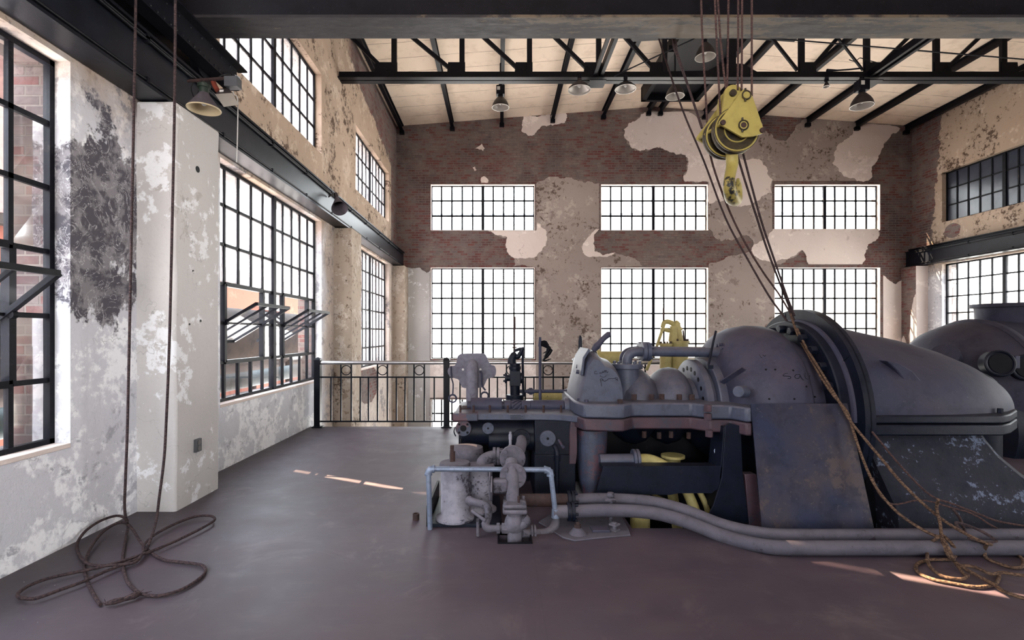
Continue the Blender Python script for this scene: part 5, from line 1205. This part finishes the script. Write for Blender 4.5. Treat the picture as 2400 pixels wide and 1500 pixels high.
# ================================================================= HOOK BLOCK
YH = 4.0
hb = thing('hook_block', 'chipped yellow crane hook block with two sheaves hanging over the turbine', 'hook block', tuple(P(1716,300,4.15)))
K = lambda x, y: (1500+x/3.0, 60+y/3.0)
def KP(x, y, Y): return P(*K(x,y), Y)
out = [(725,448),(750,445),(775,462),(793,500),(835,620),(871,730),(874,742),(862,757),(800,778),(720,785),(690,768),(640,738),(562,694),(557,680),(562,668),(620,590),(690,490)]
m = MB(); m.prism([KP(x,y,YH) for x, y in out], V(0,.02,0)); fp = obj('cheek_plate', m, M['yellow'], hb, bevel=.003)
base = [KP(x,y,YH) for x, y in out]
m = MB(); m.prism([p+V(-.055,.32,.0) for p in base], V(0,.02,0)); bp = obj('cheek_plate', m, M['yellow'], hb, bevel=.003)
for (x, y, r) in ((724,703,.040),(745,492,.036)):
    c = KP(x,y,YH); m = MB(); m.cyl(c+V(0,-.012,0), c+V(0,.0,0), r, n=28); pb = obj('pin_boss', m, M['yellow'], fp, bevel=.003)
    m = MB(); m.cyl(c+V(0,-.0135,0), c+V(0,-.011,0), r*.55, n=20); obj('pin_end', m, M['rust'] if y > 600 else M['yellow'], pb)
    m = MB(); m.torus(c+V(0,-.012,0), V(0,1,0), r*.92, .006, 26, 6); m.cyl(c+V(-.01,-.012,r*1.0), c+V(-.01,-.012,r*1.45), .008, n=8); m.cyl(c+V(-.01,-.012,-r*1.0), c+V(-.01,-.012,-r*1.4), .008, n=8); obj('keeper_clip', m, M['sheave'], pb)
studs('plate_bolt', [KP(580,684,YH), KP(858,738,YH)], V(0,-1,0), .022, .016, M['rust'], fp, 8)
for x, y in ((580,684),(858,738),(735,478)):
    m = MB(); c = KP(x,y,YH); m.cyl(c+V(0,.01,0), c+V(-.055,.33,0), .014, n=12); obj('tie_bolt', m, M['yellow'], hb)
c = KP(715,705,YH)
for dy, R_, nm in ((.06,.182,0),(.19,.182,1)):
    m = MB(); s0 = c+V(-.010-.02*nm,dy,-.005); m.lathe([(0,.05),(0,R_),(.012,R_),(.03,R_-.03),(.048,R_),(.06,R_),(.06,.05)], s0, V(0,1,0), 48, caps=(True,True)); sv = obj('sheave', m, M['sheave'], hb)
    m = MB(); m.torus(s0+V(0,-.002,0), V(0,1,0), R_-.012, .007, 44, 6); m.torus(s0+V(0,-.002,0), V(0,1,0), R_*.55, .006, 36, 6); obj('sheave_rim', m, M['yellow'], sv)
for x, y, dy in ((650,478,.12),(610,530,.2)):
    m = MB(); q = KP(x,y,YH+dy); pts = [q+V(.075*math.cos(a)+.01, 0, .075*math.sin(a)) for a in [PI*i/10 for i in range(11)]]+[q+V(-.09,0,-.22), q+V(.06,0,-.22)]
    m.prism(pts, V(0,.03,0)); lg = obj('becket_lug', m, M['yellow'], hb, bevel=.003)
    m = MB(); m.cyl(q+V(0,-.02,0), q+V(0,.05,0), .028, n=16); obj('lug_pin', m, M['sheave'], lg)
m = MB(); m.box(tuple(KP(640,860,YH+.10)), tuple(KP(720,770,YH+.24))); m.tube([KP(642,850,4.16),KP(645,920,4.16),KP(648,975,4.16),KP(640,1020,4.14),KP(630,1070,4.08),KP(628,1120,4.05),KP(634,1170,4.08),KP(650,1212,4.17),KP(676,1226,4.28),KP(688,1185,4.33),KP(690,1130,4.32),KP(688,1078,4.28)], [.046,.048,.047,.044,.042,.046,.052,.058,.048,.036,.030,.012], 18, 4); obj('hook', m, M['yellow_worn'], hb)
# ropes of the hoist
def rope(name, label, pts, r, mat, cat='rope', n=8, k=4, group=None):
    m = MB(); m.tube(pts, r, n, k); o = obj(name, m, mat, None); return tag(o, label, cat, group)
up = lambda px, Y: P(px,-190,Y)
W = M['wire']
rope('hoist_wire', 'brown wire rope falling past the back sheave of the hook block and on down', [up(1640,4.36),P(1645,60,4.36),P(1652,190,4.36),P(1658,300,4.36),P(1661,345,4.36),P(1678,410,4.40),P(1712,500,4.5),P(1748,572,4.6),P(1790,640,4.75),P(1826,690,4.85),P(1862,750,4.95)], .009, W, 'wire rope')
for lb, a, b, Ya, Yb in (('wire rope entering the left side of the hook block', 1668, 1690, 4.1, 4.1),
    ('slanting wire rope left of the upright pair above the hook block', 1672, 1703, 4.2, 4.15), ('upright wire rope just left of the close pair above the hook block', 1709, 1704, 4.24, 4.22),
    ('left rope of the close upright pair over the hook block', 1731, 1729, 4.12, 4.12), ('right rope of the close upright pair over the hook block', 1740, 1738, 4.09, 4.09), ('outermost upright wire rope, on the right edge of the hook block', 1762, 1762, 4.06, 4.06)):
    yb = {1690:300,1703:222,1704:225,1729:212,1738:212,1762:225}[b]
    rope('hoist_wire', lb, [up(a,Ya), P((a+b)/2,80,(Ya+Yb)/2), P(b,yb,Yb)], .0085, W, 'wire rope', k=2)
HM = M['rope_hemp']
rope('hemp_rope', 'slanting hemp rope crossing in front of the dome lamp down to the turbine', [P(1538,70,6.0),P(1560,140,5.9),P(1600,258,5.8),P(1650,378,5.65),P(1700,510,5.5),P(1748,600,5.4),P(1800,690,5.3),P(1832,735,5.22),P(1870,790,5.02),P(1905,855,4.72)], .0105, M['rope_dark'], k=5)
rope('hemp_rope', 'slanting rope knotted near its top, ending behind the hook block', [P(1574,70,5.2),P(1582,108,5.1),P(1586,125,5.05),P(1612,200,4.9),P(1645,300,4.6)], [.010,.024,.016,.011,.011], M['rope_dark'], k=5)
rope('hemp_rope', 'thin rope leaving the hook block beside the hook shank', [P(1724,350,4.25),P(1745,420,4.35),P(1772,505,4.5),P(1800,590,4.65),P(1838,690,4.85),P(1858,740,4.92)], .0095, M['rope_dark'], k=5)
rope('hemp_rope', 'outer rope leaving the hook block towards the turbine ring', [P(1739,350,4.3),P(1760,430,4.4),P(1785,520,4.5),P(1815,610,4.65),P(1843,690,4.8),P(1862,740,4.9)], .0095, M['rope_dark'], k=5)
# thick hemp ropes draped over the turbine ring down to the floor
c5 = lambda x, y: (1950+x/3.3333, 1000+y/3.3333)
def fl5(pts, z=.014): return [FL(*c5(x,y), z) for x, y in pts]
r1 = [P(1852,735,4.85),P(1872,790,4.83),P(1898,838,4.62),P(1925,885,4.40),P(1952,925,4.24),P(1985,965,4.18),P(2000,1010,4.14),P(2022,1075,4.06),P(2052,1140,3.97),P(2100,1198,3.80),P(2160,1240,3.62),P(2200,1258,3.54)]
r1 += fl5([(860,845)],.13)+fl5([(940,920)],.10)+fl5([(972,985),(925,1035),(760,1040),(665,1075),(670,1135),(780,1190),(930,1222),(1120,1252),(1260,1235),(1302,1185),(1300,1140)])
rope('hemp_rope', 'thick hemp rope draped over the turbine ring, ending in loops on the floor', r1, .0105, HM, n=10, k=6)
r2 = [P(1868,770,4.86),P(1890,815,4.68),P(1925,872,4.42),P(1960,930,4.22),P(1992,985,4.14),P(2032,1035,4.05),P(2070,1080,3.98),P(2110,1128,3.90),P(2165,1182,3.78),P(2215,1222,3.65),P(2265,1252,3.52)]
r2 += fl5([(1190,905)],.12)+fl5([(1300,940)],.05)+fl5([(1420,985),(1490,1040),(1480,1095),(1400,1100),(1290,1065),(1205,1025)])+fl5([(1195,960)],.06)+fl5([(1215,915)],.13)
rope('hemp_rope', 'thick hemp rope lying beside the draped one, trailing to the right', r2, .0105, HM, n=10, k=6)
r3 = fl5([(830,570)],.36)+fl5([(818,640)],.28)+fl5([(845,760)],.18)+fl5([(860,880)],.12)+fl5([(905,1000)],.04)+fl5([(1000,1085),(1130,1160),(1260,1230),(1340,1285),(1430,1320),(1520,1345),(1600,1370)],.036)
rope('hemp_rope', 'hemp rope knotted over the pipes and trailing over the floor loops', r3, .0105, HM, n=10, k=6)
r4 = fl5([(745,1040),(750,940)],.04)+fl5([(800,885)],.12)+fl5([(860,870)],.15)+fl5([(935,1000)],.09)+fl5([(960,1060),(1030,1150),(1060,1165),(1000,1190),(860,1165),(770,1100),(745,1040)],.03)
rope('hemp_rope', 'short loose hemp loop on the floor under the draped ropes', r4, .0100, HM, n=10, k=6)
r5 = fl5([(1000,1085),(1110,1095),(1240,1150),(1330,1140),(1500,1165),(1600,1180)],.03)
rope('hemp_rope', 'hemp rope end running off to the right over the floor loops', r5, .0100, HM, n=10, k=6)
rope('hoist_wire', 'thin dark wire slack across the lower turbine casing', [P(2044,1012,4.10),P(2118,1100,4.04),P(2180,1160,3.98),P(2235,1182,3.9),P(2300,1207,3.85),P(2340,1222,3.85),P(2420,1236,3.85)], .008, W, 'wire rope', k=5)
rope('hoist_wire', 'second thin dark wire sagging behind the hemp ropes', [P(2046,1120,4.1),P(2062,1160,4.08),P(2095,1182,4.04),P(2160,1172,4.0),P(2230,1190,3.9),P(2280,1205,3.85),P(2340,1240,3.8),P(2410,1262,3.72)], .007, W, 'wire rope', k=5)
rope('hoist_wire', 'frayed wire tangle lying over the lagged pipes', [P(2230,1190,3.9),P(2250,1215,3.8),P(2262,1250,3.6),P(2240,1225,3.62),P(2290,1240,3.6),P(2335,1268,3.52),P(2310,1272,3.5),P(2270,1262,3.5)], .010, M['rope_dark'], 'wire rope', k=5)

# ropes hanging on the left, coiled on the floor
c4 = lambda x, y: (x/3.75, 1000+y/3.75)
def fl4(pts, z=.013):
    out = []
    for x, y in pts:
        px, py = c4(x, y); p = FL(px, py, z)
        if p.x < XL+.045:
            Y = (XL+.045)*F/(px-CX); p = P(px, py, Y)      # kept clear of the wall face
        out.append(p)
    return out
Yh = 3.80
A = [P(318,-200,Yh),P(318,0,Yh),P(314,250,Yh),P(309,500,Yh),P(303,800,Yh),P(298.6,1000,Yh),P(294.7,1107,3.80),P(292,1187,3.82)]
A += [P(296,1218,3.85)]+fl4([(1125,880)],.05)+fl4([(1102,1000),(1082,1120),(1080,1210),(1110,1340),(1190,1440),(1290,1480),(1430,1482),(1620,1420),(1770,1320),(1808,1260),(1780,1220),(1700,1203),(1580,1190),(1440,1170),(1330,1110)],.013)+fl4([(1240,1020)],.03)+fl4([(1170,910)],.06)+fl4([(1110,850)],.08)+fl4([(1020,853)],.07)+fl4([(900,930)],.05)+fl4([(800,1060)],.03)+fl4([(745,1210),(757,1330),(800,1430),(850,1520),(885,1565)],.015)
Rd = M['rope_dark']
o = rope('hanging_rope', 'brown rope hanging nearer the window, its frayed end on the floor', A, .0098, Rd, n=10, k=8)
B = [P(411,-200,Yh),P(411,0,Yh),P(409,250,Yh),P(404,500,Yh),P(397,800,Yh),P(389,1000,Yh),P(384,1080,3.80),P(374,1160,3.80),P(366,1220,3.80)]+fl4([(1320,1000)],.08)+fl4([(1285,1075)],.03)+fl4([(1225,1150),(1120,1195),(930,1270),(720,1365),(540,1430),(330,1505),(215,1510),(158,1490),(170,1455),(260,1395),(420,1335),(640,1285),(880,1235),(1080,1180),(1300,1105),(1500,1025),(1700,930),(1830,860),(1888,815),(1850,785),(1720,790),(1560,845),(1400,925),(1310,990),(1262,1050),(1255,1110),(1190,1190),(1060,1212),(900,1222),(790,1210),(712,1150),(678,1070),(690,1000)],.030)+fl4([(760,910)],.04)+fl4([(880,830)],.08)+fl4([(1010,785)],.10)+fl4([(1085,795)],.12)+fl4([(1120,830)],.12)
rope('hanging_rope', 'brown rope hanging over the pilaster, its wide loops on the floor', B, .0098, Rd, n=10, k=8)
m = MB(); q = [FL(248,1415,.02),FL(268,1410,.03),FL(292,1404,.025),FL(315,1396,.03),FL(328,1392,.02)]
m.tube(q, [.010,.016,.012,.020,.008], 10, 4)
r = random.Random(9)
for k in range(16):
    p = q[r.randrange(5)]; m.tube([p, p+V(r.uniform(-.05,.05), r.uniform(-.05,.05), r.uniform(-.012,.02))], [.004,.001], 5)
o = obj('frayed_rope_end', m, Rd, None); tag(o, 'short frayed knotted rope piece lying in the rope coil', 'rope')
# wall outlet and holes in the pilaster
t = thing('wall_outlet', 'small double electric outlet box on the side of the near pilaster', 'outlet', (-2.815,4.69,.45))
m = MB(); m.box((-2.825,4.645,.455),(-2.795,4.735,.575)); bo = obj('box', m, M['grey_box'], t, bevel=.004)
for z in (.487,.543):
    m = MB(); m.cyl(V(-2.796,4.69,z), V(-2.790,4.69,z), .022, n=18); obj('socket', m, M['outlet'], bo)
for px, py, r_ in ((463,397,.030),(452,637,.018),(444,760,.010),(470,752,.012)):
    Yp = 2.82*F/(CX-px); c = P(px,py,Yp); m = MB(); m.cyl(V(-2.86,c.y,c.z), V(-2.8165,c.y,c.z), r_, n=14); obj('hole', m, M['black'], wl)
# thin brace rods under the roof
for lb, a, b in (('thin slanting brace rod in front of the dark ridge opening', P(1440,178,9.6), P(1650,80,8.6)), ('thin level tie rod behind the hook ropes', P(1470,170,10.3), P(1705,166,10.3)), ('thin brace rod running along the roof on the right', P(1790,88,8.9), P(2410,140,9.2))):
    m = MB(); m.cyl(a, b, .012, n=8); o = obj('brace_rod', m, M['steel'], None); tag(o, lb, 'brace rod')
t = thing('chord_bracket', 'black bracket arm with cable on the truss chord beside the tiny spot lamp', 'bracket', tuple(P(1975,165,9.85)))
m = MB(); m.tube([P(1938,165,9.85),P(1962,165,9.85),P(1990,163,9.85),P(2018,160,9.85)], [.03,.016,.016,.016], 8); obj('arm', m, M['steel'], t)
m = MB(); m.tube([P(1990,140,9.85),P(2005,144,9.85),P(2015,136,9.85),P(2030,140,9.85),P(2060,148,9.85)], .008, 6, 4); obj('cable', m, M['black'], t)
# ================================================================= OUTSIDE
t = thing('outside_building', 'orange clad works building seen through the open vents', 'building', (-14,12,ZG))
obj('wall', MB().box((-15,-14,ZG),(-14,46,4.6)), M['orange_wall'], t, smooth=False)
obj('roof', MB().box((-15.3,-14.2,4.6),(-13.7,46.2,4.9)), M['duct'], t, smooth=False)
t = thing('outside_flue_duct', 'big rusty round flue duct outside the left windows', 'duct', (-8.2,14,ZG))
m = MB(); m.cyl((-8.2,-6,1.35),(-8.2,34,1.35),1.0,n=36); obj('shell', m, M['duct'], t)
for y in (-4,4,10.4,18,26): m = MB(); m.box((-8.9,y,ZG),(-8.75,y+.15,1.2)); obj('support_leg', m, M['duct'], t, smooth=False); m = MB(); m.box((-7.65,y,ZG),(-7.5,y+.15,1.0)); obj('support_leg', m, M['duct'], t, smooth=False)
t = thing('outside_pipe', 'teal pipe running along outside the left windows', 'pipe', (-6.3,17,ZG))
m = MB(); m.cyl((-6.3,-6,.42),(-6.3,40,.42),.2,n=20); obj('pipe_run', m, M['teal'], t)
for y in (-4,3,10,17,24,31): m = MB(); m.box((-6.38,y,ZG),(-6.22,y+.16,.3)); obj('support_leg', m, M['duct'], t, smooth=False)
# sun blockers added outside to shade the left side, a thin gap for the streak
t = thing('outside_shade_tower', 'tall rust coloured tower outside, sized and placed to shade the left windows', 'tower', (-32,14,ZG))
SL = 19.836
m = MB(); m.prism([V(-34,2,ZG),V(-30,2,ZG),V(-30,SL-.04,ZG),V(-34,SL-.04+2.04,ZG)], V(0,0,40)); obj('shell', m, M['tower'], t, smooth=False)
t2 = thing('outside_sun_blocker', 'tall sun blocker added beyond the shade tower, leaving a thin sun gap', 'tower', (-32,26,ZG))
m = MB(); m.prism([V(-34,SL+.04+2.04,ZG),V(-30,SL+.04,ZG),V(-30,33.5,ZG),V(-34,33.5,ZG)], V(0,0,44)); obj('shell', m, M['tower'], t2, smooth=False)
# pipes and a pale building outside the back windows
for z, lb in ((5.9,'upper pipe crossing outside the high back windows'),(4.98,'lower pipe crossing outside the high back windows')):
    m = MB(); m.cyl((-8,18.5,z),(18,18.5,z+.1),.05,n=10)
    o = obj('outside_pipe', m, M['pipe_out'], None); tag(o, lb, 'pipe')
t = thing('outside_pale_building', 'pale building with a railed gallery beyond the far right windows', 'building', (20,32,ZG))
obj('wall', MB().box((11,31,ZG),(34,34,3.6)), M['pale_out'], t, smooth=False)
m = MB()
for i in range(40): m.box((11+i*.5,30.6,3.6),(11.06+i*.5,30.66,4.6))
m.box((11,30.58,4.56),(31,30.68,4.66)); obj('railing', m, M['pale_out'], t, smooth=False)

# ================================================================= LIGHT, CAMERA
w = bpy.data.worlds.new('daylight'); bpy.context.scene.world = w; w.use_nodes = True
nt = w.node_tree; nt.nodes.clear()
bg = nt.nodes.new('ShaderNodeBackground'); ow = nt.nodes.new('ShaderNodeOutputWorld')
tc = nt.nodes.new('ShaderNodeTexCoord'); sx = nt.nodes.new('ShaderNodeSeparateXYZ'); rp = nt.nodes.new('ShaderNodeValToRGB')
mr = nt.nodes.new('ShaderNodeMapRange'); mr.inputs['From Min'].default_value = -1; mr.inputs['From Max'].default_value = 1
nt.links.new(tc.outputs['Generated'], sx.inputs[0]); nt.links.new(sx.outputs[2], mr.inputs[0]); nt.links.new(mr.outputs[0], rp.inputs[0])
e = rp.color_ramp.elements
e[0].position = 0.0; e[0].color = (1.22,1.13,1.06,1)
e[1].position = 1.0; e[1].color = (.80,.90,1.0,1)
for p, c in ((.44,(1.2,1.13,1.07,1)), (.5,(1.0,.97,.93,1)), (.66,(.88,.94,1.0,1))):
    k = e.new(p); k.color = c
nt.links.new(rp.outputs[0], bg.inputs[0]); bg.inputs[1].default_value = SKY
nt.links.new(bg.outputs[0], ow.inputs[0])
sd = bpy.data.lights.new('sun', 'SUN'); sd.energy = SUN; sd.angle = math.radians(.06); sd.color = (1,.74,.46)
so = bpy.data.objects.new('sun', sd); C.objects.link(so)
d = V(.89,-.454,-.80).normalized(); so.rotation_euler = d.to_track_quat('-Z','Y').to_euler(); so.location = (-20,25,30)
def portal(loc, n, sx_, sy_):
    l = bpy.data.lights.new('daylight_portal', 'AREA'); l.shape = 'RECTANGLE'; l.size = sx_; l.size_y = sy_; l.cycles.is_portal = True
    o = bpy.data.objects.new('daylight_portal', l); C.objects.link(o); o.location = loc; o.rotation_euler = Vector(n).to_track_quat('-Z','Y').to_euler()
for a, b in WY:
    for z in (ZLO, ZUP):
        for X, n in ((XL-.45,V(1,0,0)),(XR+.45,V(-1,0,0))):
            if X > 0 and z is ZUP: continue
            portal((X,(a+b)/2,(z[0]+z[1])/2), n, b-a, z[1]-z[0])
for a, b in WX:
    for z in ((.78,3.60),(4.74,6.16),ZBA): portal(((a+b)/2,YB+.4,(z[0]+z[1])/2), V(0,-1,0), b-a, z[1]-z[0])
portal((-.5,YR-.35,2.19), V(0,1,0), 3.2, 2.82)
for a, b in WX[:1]: portal(((a+b)/2,YR-.35,5.45), V(0,1,0), b-a, 1.42)

cam = bpy.data.cameras.new('camera'); co = bpy.data.objects.new('camera', cam); C.objects.link(co)
co.location = (0,0,H); co.rotation_euler = (PI/2,0,0)
cam.sensor_width = 36; cam.sensor_fit = 'HORIZONTAL'; cam.lens = F/2400*36
cam.shift_x = (1200-CX)/2400; cam.shift_y = (CY-750)/2400
cam.clip_start = .05; cam.clip_end = 300
sc = bpy.context.scene; sc.camera = co
vs_ = sc.view_settings; vs_.view_transform = 'Standard'; vs_.look = 'None'; vs_.exposure = EXPO; vs_.gamma = 1; vs_.use_curve_mapping = False
cy = sc.cycles
cy.max_bounces = 4; cy.diffuse_bounces = 3; cy.glossy_bounces = 2; cy.transmission_bounces = 3; cy.transparent_max_bounces = 8; cy.adaptive_threshold = .06
cy.sample_clamp_indirect = 8; cy.caustics_reflective = False; cy.caustics_refractive = False
